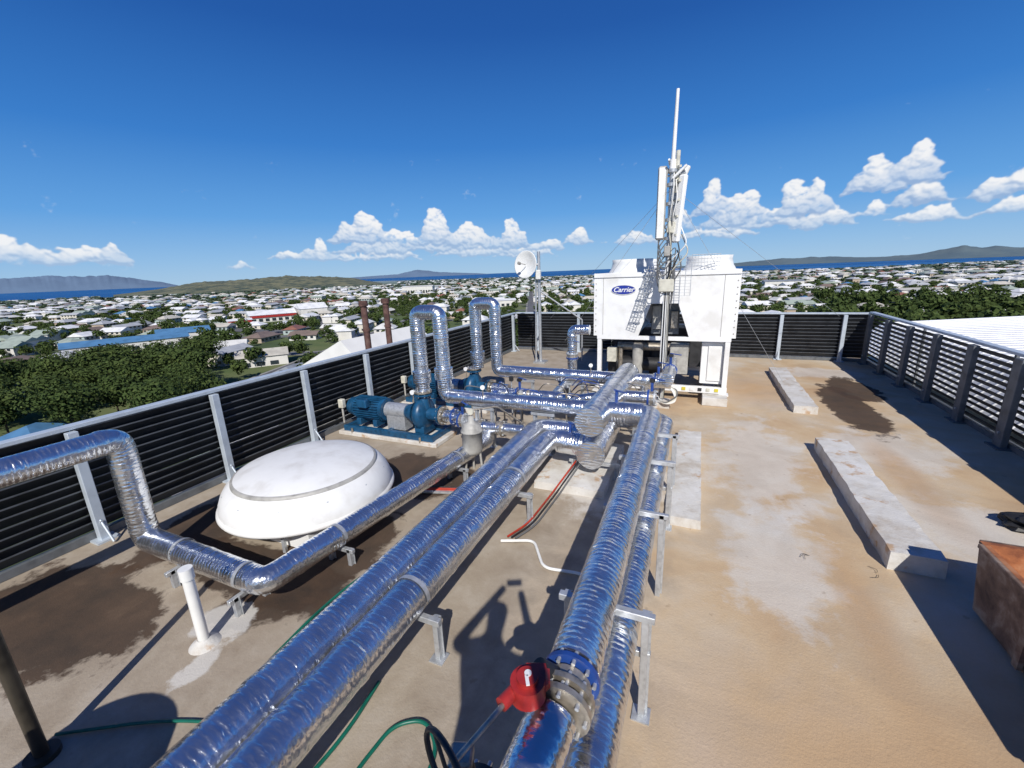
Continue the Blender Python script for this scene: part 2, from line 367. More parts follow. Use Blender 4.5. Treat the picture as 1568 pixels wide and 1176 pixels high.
# ---------------------------------------------------------------- fences
def fence(name,a,b_,posts,inward,postmat,pw,top=1.47,tilt=58,bw=.15,bm_=None,em_=None):
    m=MB(name); a=V(a);b_=V(b_); d=(b_-a).normalized(); L=(b_-a).length; n=V(inward)
    bm_=bm_ or LOUV; em_=em_ or LOUVE
    ang=math.atan2(d.y,d.x); R=Matrix.Rotation(ang,3,'Z')
    s=1 if (R@V((0,1,0))).dot(n)>0 else -1
    mid=(a+b_)/2
    nb=12; tr_=math.radians(tilt)
    seg=max(1,round(L/3.2))
    for i in range(nb):
        z=.17+i*.107
        for k in range(seg):
            c_=a+d*(L*(k+.5)/seg); zz=z+random.uniform(-.004,.004)
            m.box(c_+V((0,0,zz)),(L/seg-.01,bw,.006),bm_,R@RX(s*(tilt+random.uniform(-2,2))))
            m.box(c_+n*(math.cos(tr_)*bw/2+.004)+V((0,0,zz+math.sin(tr_)*bw/2)),(L/seg-.01,.008,.016),em_,R)
    m.box(mid+V((0,0,top-.02))+n*.03,(L,.13,.05),RAIL,R,.006)
    m.box(mid+V((0,0,.05)),(L,.09,.09),LOUVG,R)
    for t in posts:
        q=a+d*t
        m.box(q+n*.12+V((0,0,top/2-.03)),(pw,.09,top-.06),postmat,R,.006)
        m.box(q+n*.13+V((0,0,.012)),(pw+.12,.2,.024),postmat,R)
        if postmat is RAIL: m.cyl(q+n*.1+V((0,0,.35)),q+n*.34+V((0,0,.02)),.014,postmat,n=8)
        m.box(q+n*.175+V((0,0,.25)),(.03,.02,.03),GALV,R)
    for i in range(int(L/3.2)):
        q=a+d*(i*3.2+1.1); m.box(q-n*.09+V((0,0,top/2)),(.05,.04,top-.1),LOUVG,R)
    return m.build()
fence('louvred_fence',(-6.68,-4.5,0),(-6.68,15.6,0),[.56+4.5-1.62*3+1.62*k for k in range(13)],(1,0,0),RAIL,.1)
fence('louvred_fence',(-6.6,15.68,0),(4.6,15.68,0),[.9+1.62*k for k in range(7)],(0,-1,0),RAIL,.1)
fence('louvred_fence',(4.68,-4.5,0),(4.68,15.6,0),[.35+1.3*k for k in range(16)],(-1,0,0),LOUVG,.2,1.5,50,.11,LOUV,LOUV)
def roofmat():
    m,nt,b=newmat('white_roof_sheet'); g=N(nt,'ShaderNodeNewGeometry').outputs['Position']
    nt.links.new(ramp(nt,noise(nt,g,.8,6),[(.3,(.72,.73,.74)),(.7,(.84,.85,.86))]),b.inputs['Base Color'])
    b.inputs['Roughness'].default_value=.45; return m
RS=roofmat()
b=MB('white_metal_roof'); 
b.add([(4.86,-6,.15),(5.7,-6,.92),(18,-6,1.78),(18,18,1.78),(5.7,18,.92),(4.86,18,.15)],[(0,5,4,1),(1,4,3,2)],RS)
for k in range(80): 
    y=-6+k*.3
    for (xa,za,xb,zb) in ((4.86,.15,5.7,.92),(5.7,.92,18,1.78)): b.add([(xa,y,za+.004),(xa,y+.02,za+.028),(xb,y+.02,zb+.028),(xb,y,zb+.004),(xa,y+.05,za+.028),(xb,y+.05,zb+.028),(xa,y+.07,za+.004),(xb,y+.07,zb+.004)],[(0,1,2,3),(1,4,5,2),(4,6,7,5)],RS)
b.cyl((8,13,1.0),(8.5,13,1.75),.03,GALV)
b.box((11.4,6,-15),(12.8,24,29.5),wall); b.build()
# ---------------------------------------------------------------- plinths
def plinth(name,c,d):
    nx_=max(3,int(d[0]*12)); ny_=max(8,int(d[1]*12)); b=MB(name); x,y,z=d[0]/2,d[1]/2,d[2]/2
    def P_(i,j,k):
        px=-x+2*x*i/nx_; py=-y+2*y*j/ny_; e=(i in(0,nx_))+(j in(0,ny_))
        o=mnoise.noise(V((px*7+c[0],py*7,k*5)))*.012; cut=.012*max(0,mnoise.noise(V((px*5,py*5+3,9)))+.25) if (e and k) else 0
        return (c[0]+px-(math.copysign(cut,px) if i in(0,nx_) else 0)+(o if i in(0,nx_) else 0),c[1]+py+(o if j in(0,ny_) else 0),c[2]+(z if k else -z)-cut+(o*.4 if k else 0))
    top=[P_(i,j,1) for i in range(nx_+1) for j in range(ny_+1)]; W_=ny_+1
    b.add(top,[(i*W_+j,(i+1)*W_+j,(i+1)*W_+j+1,i*W_+j+1) for i in range(nx_) for j in range(ny_)],PLIN)
    rim=[(i,0) for i in range(nx_+1)]+[(nx_,j) for j in range(1,ny_+1)]+[(i,ny_) for i in range(nx_-1,-1,-1)]+[(0,j) for j in range(ny_-1,0,-1)]
    k=len(rim); vs=[P_(i,j,0) for i,j in rim]+[P_(i,j,1) for i,j in rim]
    b.add(vs,[(q,(q+1)%k,(q+1)%k+k,q+k) for q in range(k)],PLIN); return b.build()
plinth('concrete_plinth',(2.12,6.35,.1),(.44,3.15,.2))
plinth('concrete_plinth',(2.13,11.7,.08),(.42,3.7,.16))
plinth('concrete_plinth',(0.0,6.35,.06),(.38,3.0,.12))
plinth('concrete_plinth',(-1.5,6.0,.06),(1.0,1.7,.12))
b=MB('chiller_plinth'); b.box((-2.0,11.3,.09),(.5,2.9,.18),PLIN,None,.01); b.box((.45,11.3,.09),(.5,2.9,.18),PLIN,None,.01); b.build()
# ---------------------------------------------------------------- chiller
ch=empty('rooftop_chiller')
x0,x1,yf,yb,zt=-2.3,.77,10.2,12.6,2.9
b=MB('casing')
def ep(y,t):
    for o in ([(x0,zt),(x0,1.45),(-1.26,1.45),(-1.0,2.2),(-1.0,zt)],[(-1.0,zt),(-1.0,2.2),(-.42,2.2),(-.42,zt)],[(-.42,zt),(-.42,2.2),(-.16,1.45),(x1,1.45),(x1,zt)]):
        k=len(o); a=[(q[0],y,q[1]) for q in o]; c=[(q[0],y+t,q[1]) for q in o]
        b.poly(a,WHITE); b.poly(c[::-1],WHITE); b.add(a+c,[(i,(i+1)%k,(i+1)%k+k,i+k) for i in range(k)],WHITE)
ep(yf,.04); ep(yb,.04)
b.box(((x0+x1)/2,(yf+yb)/2,zt-.03),(x1-x0-.02,yb-yf-.05,.05),WHITE)
b.box(((x0+x1)/2,yf-.012,zt-.05),(x1-x0,.03,.1),WHITE,None,.005)
for xx in (x0+.22,x1-.3): b.box((xx,yf-.006,2.18),(.008,.008,1.4),GREY)
for k in range(10):
    for xx in (x0+.05,x1-.05): b.box((xx,yf-.006,1.55+k*.14),(.02,.012,.02),STEEL)
b.build(ch)
b=MB('coil_banks')
b.poly([(x0+.02,yf+.1,zt-.1),(x0+.02,yb-.1,zt-.1),(-1.26,yb-.1,1.5),(-1.26,yf+.1,1.5)],COIL)
b.poly([(-.1,yf+.1,1.5),(-.1,yb-.1,1.5),(x1-.02,yb-.1,zt-.1),(x1-.02,yf+.1,zt-.1)],COIL)
b.box((-.71,yf+.5,1.95),(.62,.04,1.0),COIL); b.box((-.9,yf+.42,1.85),(.2,.1,.55),GREY,None,.01); b.box((-.5,yf+.4,1.8),(.16,.1,.4),STEEL,None,.01)
b.cyl((-.7,yf+.3,1.5),(-.7,yf+.3,2.3),.03,STEEL)
b.build(ch)
b=MB('frame')
for xx in (x0+.14,x1-.14):
    for yy in (yf+.06,yb-.06): b.box((xx,yy,.8),(.1,.1,1.3),WHITE,None,.005); b.box((xx,yy,.17),(.2,.2,.03),WHITE)
for yy in (yf+.05,yb-.05):
    b.box(((x0+x1)/2,yy,1.41),(x1-x0-.16,.1,.09),WHITE,None,.005); b.box(((x0+x1)/2,yy,.26),(x1-x0-.16,.1,.14),WHITE,None,.005)
for xx in (x0+.14,x1-.14): b.box((xx,(yf+yb)/2,.28),(.08,yb-yf-.2,.12),WHITE); b.box((xx,(yf+yb)/2,1.38),(.08,yb-yf-.2,.1),WHITE)
b.box((x1-.4,yf+.5,.85),(.5,.7,.95),WHITE,None,.01)
b.box((x1-.36,yf+.13,.85),(.3,.02,.8),WHITED,None,.005)
b.box((x0+.6,yf+1.0,.7),(.7,.9,.6),BLACK,None,.03)
b.box((-.8,12.3,.85),(2.8,.05,1.0),DARK)
b.cyl((x0+.5,yf+.5,.7),(x1-1.0,yf+.5,.7),.17,BLACK); b.cyl((x0+.5,yf+.55,1.12),(x1-.9,yf+.55,1.12),.1,STEEL)
b.cyl((-1.3,yf+.4,.35),(-1.3,yf+.4,1.2),.13,GREY); b.cyl((-.9,yf+.8,.35),(-.9,yf+.8,1.2),.16,DARK); b.cyl((-1.7,yf+.35,.4),(-1.7,yf+.35,1.1),.05,STEEL)
b.box((-.35,yf+.35,.9),(.4,.3,.7),GREY,None,.01); b.box((-1.9,yf+.3,.95),(.22,.2,.35),TAN,None,.01)
for k in range(5): b.box((-.2+k*.17,yf-.012,.27),(.08,.012,.07),(YEL,WHITED,DARK,TAN,YEL)[k])
b.build(ch)
b=MB('fan_cowls')
for cx,cy in ((-1.55,11.0),(.15,11.0),(-1.55,12.1),(.15,12.1)):
    b.lathe([(.56,zt-.01),(.5,zt+.1),(.47,zt+.22),(.48,zt+.3),(.44,zt+.3),(.43,zt+.1),(.43,zt)],(cx,cy,0),WHITED,40)
    b.lathe([(.43,zt+.27),(.02,zt+.28)],(cx,cy,0),DARK,40)
b.build(ch)
b=MB('logo_plate'); cx,cz=-1.62,2.52
for rx,rz,mt,o in ((.28,.115,WHITED,.012),(.265,.10,LOGO,.017)):
    b.poly([(cx+rx*math.cos(t),yf-o-.003,cz+rz*math.sin(t)) for t in np.linspace(0,2*math.pi,40,endpoint=False)],mt)
b.build(ch)
cu=bpy.data.curves.new('logo_text','FONT'); cu.body='Carrier'; cu.size=.155; cu.align_x='CENTER'; cu.align_y='CENTER'; cu.shear=.35; cu.offset=.003; cu.materials.append(WHITE)
to=bpy.data.objects.new('logo_text',cu); S.collection.objects.link(to); to.parent=ch; to.location=(cx,yf-.024,cz); to.rotation_euler=(math.radians(90),0,0)
# ---------------------------------------------------------------- antenna mast
am=empty('antenna_mast'); mx,my=-.65,9.6
b=MB('pole'); b.box((mx,my,.06),(.4,.4,.12),PLIN); b.cyl((mx,my,.1),(mx,my,5.0),.05,GALV); b.cyl((mx,my,4.75),(mx,my,5.0),.065,WHITE)
b.cyl((mx,my+.0,4.95),(mx+.02,my,6.2),.04,WHITE,.03); b.cyl((mx+.09,my,4.4),(mx+.09,my,5.15),.04,TAN)
for z in (3.55,3.9,4.2,4.55,4.8): 
    b.box((mx,my,z),(.44,.045,.045),GALV); b.disc((mx,my,z),(0,0,1),.1,.06,GALV,12); b.box((mx+.1,my-.04,z+.05),(.05,.2,.04),TAN,RZ(30))
for z in (2.2,2.9): b.box((mx,my+.3,z),(.08,.6,.06),GALV)
b.build(am)
b=MB('panel_antennas')
b.box((mx-.17,my-.12,4.2),(.17,.1,1.36),GREY,RZ(15),.03); b.box((mx-.17,my-.172,4.2),(.13,.02,1.3),WHITED,RZ(15),.008)
b.box((mx+.17,my-.06,4.08),(.17,.1,1.25),WHITE,RY(4)@RZ(-35),.03)
b.box((mx+.03,my+.2,4.15),(.18,.1,1.2),WHITED,RZ(170),.03)
b.box((mx,my-.1,2.62),(.3,.16,.26),TAN,None,.02); b.box((mx+.2,my+.05,4.72),(.13,.1,.34),WHITED,RY(25),.02)
b.box((mx+.03,my-.1,3.75),(.13,.1,.22),TAN,RY(8),.015); b.box((mx-.02,my-.1,3.3),(.12,.09,.2),GREY,None,.015)
b.cyl((mx-.05,my-.1,4.9),(mx-.05,my-.3,4.95),.02,GALV); b.cyl((mx+.02,my-.1,4.65),(mx+.26,my-.1,4.86),.025,WHITE); b.box((mx-.12,my,4.8),(.1,.12,.12),GREY,RY(30),.01)
b.cyl((mx-.2,my,4.7),(mx+.25,my,4.75),.02,GALV)
b.build(am)
b=MB('cables')
for k in range(10):
    z0=random.uniform(3.3,4.9); a=random.uniform(-.2,.24); e=random.uniform(-.08,.1)
    b.tube([(mx+a,my-.05,z0),(mx+a*1.7,my-.18,z0-.35),(mx+e,my-.09,z0-.75),(mx+e,my-.07,2.6),(mx+e*1.3,my-.09,1.2),(mx+e,my-.07,.2)],.013,(COAX,WHITED,BLACK,TAN)[k%4],.12,6,.06)
for k in range(7):
    z0=3.1+k*.12; b.tube([(mx-.05,my-.05,z0),(mx-.22,my-.12,z0-.25),(mx-.1,my-.1,z0-.7),(mx+.16,my-.1,z0-.4),(mx+.1,my-.1,z0-.95)],.011,COAX,.15,6,.05)
for k in range(4): b.tube([(mx+.05,my-.1,.5),(mx+.25+.03*k,my-.25,.45),(mx+.35,my-.3,.2+.04*k),(mx+.1,my-.3,.12),(mx-.1,my-.2,.3)],.018,(PVC,PVC,TAN,COAX)[k],.12,8,.05)
b.build(am)
b=MB('guy_wires')
for q in ((2.0,11.8,.17),(-4.6,13.8,1.45),(3.8,15.3,1.4),(-3.2,10.8,1.2)): b.cyl((mx,my,4.5),q,.004,GALV,n=5)
b.build(am)
b=MB('cable_tray')
def tray(p0,p1,w):
    p0=V(p0);p1=V(p1);d=(p1-p0).normalized();sd=d.cross(V((0,1,0))).normalized()
    for s_ in (-1,-.33,.33,1): b.cyl(p0+sd*w*s_,p1+sd*w*s_,.007,GALV,n=5)
    k=int((p1-p0).length/.06)
    for i in range(k+1): q=p0.lerp(p1,i/k); b.cyl(q-sd*w,q+sd*w,.004,GALV,n=4)
tray((-.95,9.9,3.0),(-1.35,10.0,1.75),.1); tray((-.95,9.9,3.0),(-.4,9.9,3.0),.1); tray((-.35,9.7,3.2),(-.35,9.7,2.4),.16); tray((-.2,10.1,3.1),(.35,10.3,3.1),.12)
for k in range(5): b.box((-1.0-k*.07,10.02,2.95-k*.26),(.25,.03,.03),GALV)
b.build(am)
# ---------------------------------------------------------------- dish
b=MB('satellite_dish_mast'); q=(-4.82,13.37)
b.cyl((*q,0),(*q,3.62),.05,GALV); b.box((*q,.03),(.4,.4,.06),GALV)
c=V((q[0]-.32,q[1]-.22,3.22)); ax=V((-.25,-.95,.12)).normalized(); R=ax.to_track_quat('Z','Y').to_matrix()
pr=[(0.001,0),(.17,.012),(.31,.05),(.41,.1),(.43,.1),(.43,.085),(.31,.03),(.1,-.02),(.001,-.02)]; o=len(b.v); b.lathe(pr,(0,0,0),WHITED,32)
b.v[o:]=[tuple(R@V(x)+c) for x in b.v[o:]]
b.cyl(c-R@V((0,0,.02)),(q[0],q[1],3.22),.04,GALV); b.cyl(c+R@V((0,0,.08)),c+R@V((0,.0,.4)),.012,GREY); b.disc(c+R@V((0,0,.42)),ax,.05,.08,GREY,12)
b.box((q[0]+.02,q[1]-.12,2.9),(.16,.12,.3),WHITED,None,.02)
b.cyl((q[0],q[1],2.4),(q[0]+1.3,q[1]+.5,1.4),.025,GALV); b.cyl((q[0],q[1],2.2),(q[0]-.5,q[1]+1.5,1.2),.025,GALV); b.cyl((q[0]+1.3,q[1]+.5,1.4),(q[0]+1.3,q[1]+.5,0),.025,GALV)
b.cyl((q[0]-.16,q[1]-.02,0),(q[0]-.1,q[1]-.02,2.9),.03,GALV)
b.build()
# ---------------------------------------------------------------- pipework
pw=empty('insulated_pipework')
def pipe(name,path,R,bend=.2,wr=.013,off=0):
    b=MB(name); b.tube(path,R,FOIL,bend,30,.02,wr,True,off); return b.build(pw)
pipe('pipe_run_a',[(-2.27,-3.5,.56),(-2.27,6.1,.56),(-1.3,6.1,.56)],.15,.25,off=1)
pipe('pipe_run_b',[(-1.94,-3.5,.56),(-1.94,5.72,.56),(-1.3,5.72,.5)],.15,.22,off=4)
pipe('pipe_run_c',[(-.47,1.7,1.0),(-.5,5.95,1.0),(-1.2,5.95,.98)],.136,.2,off=7)
pipe('pipe_run_d',[(-.33,-.3,.66),(-.36,6.7,.66),(-1.2,6.75,.6)],.12,.2,off=9)
pipe('pipe_left',[(-5.4,-3,1.5),(-5.4,2.12,1.5),(-5.4,2.12,.33),(-3.5,2.1,.33),(-3.08,5.9,.33),(-3.6,6.25,.4)],.125,.12,off=12)
pipe('header_upper',[(-1.27,5.4,.98),(-1.2,8.45,.98)],.205,off=14)
pipe('header_lower',[(-1.27,5.5,.45),(-1.27,8.0,.45)],.205,off=15)
pipe('riser_pump_front',[(-4.6,6.3,.95),(-4.6,6.3,2.38),(-4.12,6.3,2.38),(-4.12,6.3,.88),(-1.3,6.3,.88)],.13,.13,off=17)
pipe('riser_pump_back',[(-4.5,8.3,.95),(-4.5,8.3,2.38),(-4.02,8.3,2.38),(-4.02,8.3,.9),(-.38,8.25,.9)],.13,.13,off=19)
pipe('chiller_feed',[(-2.2,9.35,1.7),(-2.6,9.35,1.7),(-2.6,9.35,.6),(-2.6,7.9,.5),(-1.3,7.9,.5)],.11,.12,off=21)
pipe('chiller_return',[(-.45,8.05,.98),(-.45,9.3,.95),(-.5,10.1,.95)],.12,.15,off=23)
pipe('link_a',[(-3.4,5.95,.5),(-2.6,6.0,.5),(-2.3,6.0,.5)],.1,.1,off=25)
pipe('link_b',[(-1.9,7.1,.75),(-1.2,7.1,.9),(-.6,7.1,.9)],.1,.1,off=26)
pipe('link_c',[(-3.8,7.6,.62),(-2.4,7.6,.62),(-1.3,7.5,.62)],.11,.1,off=28)
pipe('link_d',[(-.85,8.26,.92),(-.85,8.26,.5),(-1.3,8.0,.45)],.1,.1,off=33)
pipe('valve_jacket_a',[(-1.1,5.95,.985),(-.62,5.95,.995)],.155,off=34)
pipe('valve_jacket_b',[(-1.8,5.72,.53),(-1.45,5.72,.51)],.175,off=35)
pipe('valve_jacket_c',[(-1.1,6.75,.61),(-.8,6.75,.64)],.15,off=36)
pipe('valve_stub',[(-.50,1.46,.98),(-.60,.6,.82)],.12,off=38)
for i,(q,d) in enumerate((((-4.6,6.3,1.1),(0,0,.22)),((-4.5,8.3,1.1),(0,0,.22)),((-4.12,6.3,1.2),(0,0,.2)))): pipe('valve_jacket_riser_%d'%i,[q,V(q)+V(d)],.165,off=40+i)
b=MB('valves_and_flanges')
def valve(p,ax,r=.11,lever=True):
    ax=V(ax).normalized(); p=V(p); b.flange(p-ax*.05,ax,r*1.15,BLUEV); b.flange(p+ax*.05,ax,r*1.15,GALV); b.disc(p,ax,r,.1,STEEL)
    b.cyl(p,p+V((0,0,r+.16)),.025,BLUEV); b.box(p+V((0,0,r+.18)),(.09,.09,.06),BLACK,None,.01)
    if lever: b.box(p+V((.09,-.06,r+.22)),(.26,.035,.015),BLUEV,RZ(-35),.004)
for q,ax in (((-.62,8.27,.92),(1,0,0)),((-.62,7.1,.9),(1,0,0)),((-3.7,6.15,.5),(1,0,0)),((-3.2,7.6,.62),(1,0,0)),((-.45,9.0,.96),(0,1,0)),((-2.6,9.35,1.1),(0,0,1))): valve(q,ax,.12)
for q in ((-1.62,5.72,.52),(-1.0,5.95,1.0)): 
    q=V(q); b.cyl(q,q+V((0,0,.3)),.022,BLUEV); b.box(q+V((.06,-.04,.31)),(.24,.035,.015),BLUEV,RZ(-35),.004)
for q in ((-3.25,5.98,.5),(-2.85,6.0,.5),(-3.0,7.6,.62)): b.flange(q,(1,0,0),.14,STEEL)
b.lathe([(.06,0),(.1,.04),(.12,.12),(.1,.2),(.06,.24)],(-3.05,6.0,.5),STEEL,24,'x')
p=V((-.47,1.62,1.0))
b.flange(p+V((0,.04,0)),(0,1,0),.148,BLUEV,10,.025); b.flange(p-V((0,.08,0)),(0,1,0),.148,STEEL,10,.03); b.disc(p-V((0,.03,0)),(0,1,0),.115,.07,STEEL)
b.flange(p-V((0,.14,0)),(0,1,0),.145,STEEL,8,.03)
b.cyl(p+V((-.05,-.03,.05)),p+V((-.12,-.10,.15)),.05,BLACK)
b.cyl(p+V((-.14,-.2,.10)),p+V((-.14,-.2,.185)),.085,RED,.08,n=24); b.box(p+V((-.12,-.14,.145)),(.13,.12,.075),RED,RZ(20),.02); b.disc(p+V((-.14,-.2,.197)),(0,0,1),.05,.026,RED); b.cyl(p+V((-.19,-.24,.14)),p+V((-.22,-.32,.14)),.032,RED)
b.disc(p+V((-.14,-.19,.213)),(0,0,1),.017,.006,WHITE,10); b.box(p+V((-.13,-.225,.213)),(.016,.05,.006),WHITE,RZ(30))
b.flange(p+V((-.10,-.55,-.11)),(0,1,0),.165,BLUEV,8,.03)
b.cyl(p+V((-.2,-.28,.14)),p+V((-.28,-.66,.2)),.012,STEEL)
hw=p+V((-.28,-.67,.2)); axh=V((-.45,-.9,0)).normalized(); Rh=axh.to_track_quat('Z','Y').to_matrix()
ring=[hw+Rh@V((.15*math.cos(t),.15*math.sin(t),0)) for t in np.linspace(0,2*math.pi,25)]
b.tube(ring,.012,BLACK,.01,8,.05,0,False)
for k in range(3): t=k*2.1; b.cyl(hw,hw+Rh@V((.15*math.cos(t),.15*math.sin(t),0)),.008,BLACK,n=6)
b.tube([(-.6,1.65,.9),(-.72,1.75,.8),(-.68,2.0,.7),(-.6,2.15,.8)],.012,HOSE,.08,8)
b.cyl((-.74,1.2,.72),(-.74,.8,.68),.085,BLUEV); b.flange((-.74,1.22,.72),(0,1,0),.12,DARK,8,.03); b.flange((-.74,1.1,.71),(0,1,0),.12,BLUEV,8,.03); b.cyl((-.74,1.15,.72),(-.8,1.15,.95),.03,BLACK); b.box((-.82,1.15,.96),(.1,.1,.06),STEEL,RZ(20),.01)
b.build(pw)
b=MB('support_stands')
def L_(p0,p1,w=.045):
    p0=V(p0);p1=V(p1);c=(p0+p1)/2;d=p1-p0; s_=[w,w,w]
    i=max(range(3),key=lambda k:abs(d[k])); s_[i]=abs(d[i])
    b.box(c,s_,GALV,None,.004)
    if i==2: b.box(c+V((w*.3,w*.5+.003,0)),(w*1.1,.005,abs(d[2])*.98),GALV)
def stand(xr,y,zt_,xl):
    L_((xr,y,0),(xr,y,zt_)); L_((xl,y,0),(xl,y,zt_)); L_((xl-.05,y-.026,zt_-.02),(xr+.06,y-.026,zt_-.02),.05); b.box((xr,y,.006),(.12,.12,.012),GALV); b.box((xl,y,.006),(.12,.12,.012),GALV)
def strap(c,ax,r):
    c=V(c)
    if ax=='y': pts=[c+V((r*math.cos(t),0,r*math.sin(t))) for t in np.linspace(-.1,math.pi+.1,18)]
    else: pts=[c+V((0,r*math.cos(t),r*math.sin(t))) for t in np.linspace(-.1,math.pi+.1,18)]
    for a,e in zip(pts,pts[1:]):
        w=V((0,.02,0)) if ax=='y' else V((.02,0,0)); b.add([a-w,a+w,e+w,e-w],[(0,1,2,3)],GALV,None,True)
for y in (2.39,4.76,): 
    stand(-.18,y,.86,-.7); L_((-.7,y+.03,.50),(-.14,y+.03,.50),.045)
L_((-.18,3.6,0),(-.18,3.6,.86)); L_((-.7,3.6,.84),(-.12,3.6,.84)); L_((-.18,5.6,0),(-.18,5.6,.86)); L_((-.7,5.6,.84),(-.12,5.6,.84))
for y in (.2,2.26,4.3): stand(-1.74,y,.41,-2.47); strap((-1.94,y,.56),'y',.157)
for q in ((-4.75,2.12),(-3.75,2.1)):
    L_((q[0]+.0,q[1]-.14,0),(q[0],q[1]-.14,.2)); L_((q[0]-.0,q[1]+.14,0),(q[0],q[1]+.14,.2)); L_((q[0],q[1]-.2,.18),(q[0],q[1]+.2,.18),.045); strap((q[0],q[1],.33),'x',.132)
for y in (2.9,5.0): 
    x=-3.5+(y-2.1)*.11; L_((x-.14,y,0),(x-.14,y,.2)); L_((x+.14,y,0),(x+.14,y,.2)); L_((x-.2,y,.18),(x+.2,y,.18)); strap((x,y,.33),'y',.132)
for x in (-3.4,-2.3): stand(x+.2,6.3,.74,x-.1); stand(x+.2,8.3,.74,x-.1)
stand(-.95,5.8,.24,-1.6); stand(-.95,7.6,.24,-1.6)
b.build(pw)
def pump(name,y):
    e=empty(name); b=MB('base_frame')
    for dy in (-.28,.28): b.box((-5.3,y+dy,.13),(2.1,.09,.12),BLUE,None,.008)
    for x in (-6.3,-5.3,-4.3): b.box((x,y,.13),(.09,.5,.1),BLUE,None,.008)
    b.box((-5.3,y,.04),(2.3,.75,.08),PLIN,None,.01)
    for x in (-6.1,-4.5):
        for dy in(-.36,.36): b.cyl((x,y+dy,.06),(x,y+dy,.16),.02,STEEL)
    b.build(e); b=MB('motor')
    b.cyl((-6.2,y,.5),(-5.5,y,.5),.2,BLUE,n=28); b.cyl((-6.36,y,.5),(-6.2,y,.5),.17,BLUE,.21,n=28); b.disc((-5.48,y,.5),(1,0,0),.22,.04,BLUE)
    for k in range(28):
        t=2*math.pi*k/28; b.box((-5.86,y+.215*math.cos(t),.5+.215*math.sin(t)),(.6,.008,.045),BLUE,RX(math.degrees(t)-90))
    b.box((-5.85,y-.24,.66),(.24,.14,.16),BLUE,None,.015); b.box((-6.42,y-.22,.6),(.12,.1,.18),TAN,None,.015); b.cyl((-6.42,y-.22,.2),(-6.42,y-.22,.52),.02,GREY)
    for x in (-6.05,-5.65): b.box((x,y,.25),(.1,.42,.14),BLUE,None,.01)
    b.build(e); b=MB('coupling_guard')
    b.cyl((-5.45,y,.5),(-4.98,y,.5),.15,GALV,n=20); b.box((-5.2,y,.3),(.42,.26,.3),GALV,None,.01)
    b.build(e); b=MB('volute')
    b.cyl((-4.98,y,.5),(-4.8,y,.5),.13,BLUE,.2,n=24)
    b.lathe([(.05,-.12),(.25,-.1),(.31,-.04),(.31,.04),(.25,.1),(.05,.12)],(-4.62,y,.5),BLUE,32,'x')
    b.cyl((-4.6,y,.6),(-4.6,y,.86),.13,BLUE,.1); b.flange((-4.6,y,.88),(0,0,1),.17,BLUE); b.flange((-4.6,y,.93),(0,0,1),.17,STEEL)
    b.cyl((-4.5,y,.5),(-4.25,y,.5),.12,BLUE); b.flange((-4.24,y,.5),(1,0,0),.18,BLUE); b.flange((-4.19,y,.5),(1,0,0),.18,STEEL)
    b.box((-4.62,y,.22),(.2,.4,.16),BLUE,None,.01)
    b.cyl((-4.16,y,.5),(-3.75,y,.5),.11,FOIL); b.flange((-3.95,y,.5),(1,0,0),.16,BLUEV)
    b.cyl((-4.75,y-.1,.75),(-4.75,y-.1,.9),.01,STEEL); b.disc((-4.75,y-.12,.93),(0,1,0),.045,.03,WHITE,14)
    b.build(e)
pump('centrifugal_pump',6.28); pump('centrifugal_pump',8.28)
b=MB('dosing_tank'); c=(-3.05,5.3,0)
b.lathe([(.001,.3),(.08,.31),(.14,.35),(.155,.4),(.155,.68),(.17,.685),(.17,.71),(.155,.715),(.15,.76),(.11,.82),(.05,.85),(.04,.93),(.001,.93)],c,GREY,28)
for t in (0,2.1,4.2): b.cyl((c[0]+.12*math.cos(t),c[1]+.12*math.sin(t),.4),(c[0]+.15*math.cos(t),c[1]+.15*math.sin(t),0),.018,GREY)
b.tube([(c[0],c[1],.9),(c[0],c[1],1.02),(c[0]+.3,c[1]+.3,1.02),(c[0]+.6,c[1]+.7,.6)],.014,STEEL,.05,8); b.disc((c[0],c[1],1.0),(0,1,0),.05,.03,TAN,14)
b.build()
b=MB('gauges_and_cables')
for q in ((-3.3,6.2,1.12),(-1.9,8.2,1.15)):
    b.cyl((q[0],q[1],q[2]-.2),q,.01,STEEL,n=8); b.disc(q,(0.2,-1,.2),.04,.03,WHITE,16)
for k in range(16):
    x=random.uniform(-3.9,-.9); y=random.uniform(6.4,8.0); b.tube([(x,y,.9),(x+.2,y-.2,1.12),(x+.5,y,1.02),(x+.6,y+.1,.5)],.009,(BLUEV,BLACK,STEEL,COAX)[k%4],.12,6,.05)
for k in range(8):
    x=random.uniform(-3.6,-1.2); y=random.uniform(6.5,7.9); b.cyl((x,y,.1),(x,y,.8),.016,(STEEL,GALV)[k%2],n=8); b.box((x,y,.85),(.08,.08,.1),(TAN,BLACK,BLUEV)[k%3],None,.01)
b.build()
b=MB('red_power_cables')
for k in range(3): b.tube([(-3.75,4.4+k*.04,.05),(-2.6,4.75+k*.04,.05),(-2.5,4.9,.12)],.012,(REDC,REDC,BLACK)[k],.1,8); b.tube([(-1.86+k*.05,3.9,.04),(-1.72+k*.05,4.2,.06),(-1.66+k*.05,5.0,.08),(-1.5+k*.04,5.6,.3)],.012,(REDC,BLACK,COAX)[k],.2,8)
b.tube([(-1.9,3.8,.04),(-1.55,3.95,.03),(-1.3,3.55,.03),(-.9,3.6,.03),(-.4,3.4,.03)],.016,PVC,.1,8)
b.box((-3.1,4.6,.03),(.9,.1,.03),GALV,RZ(16)); b.build()
b=MB('garden_hose')
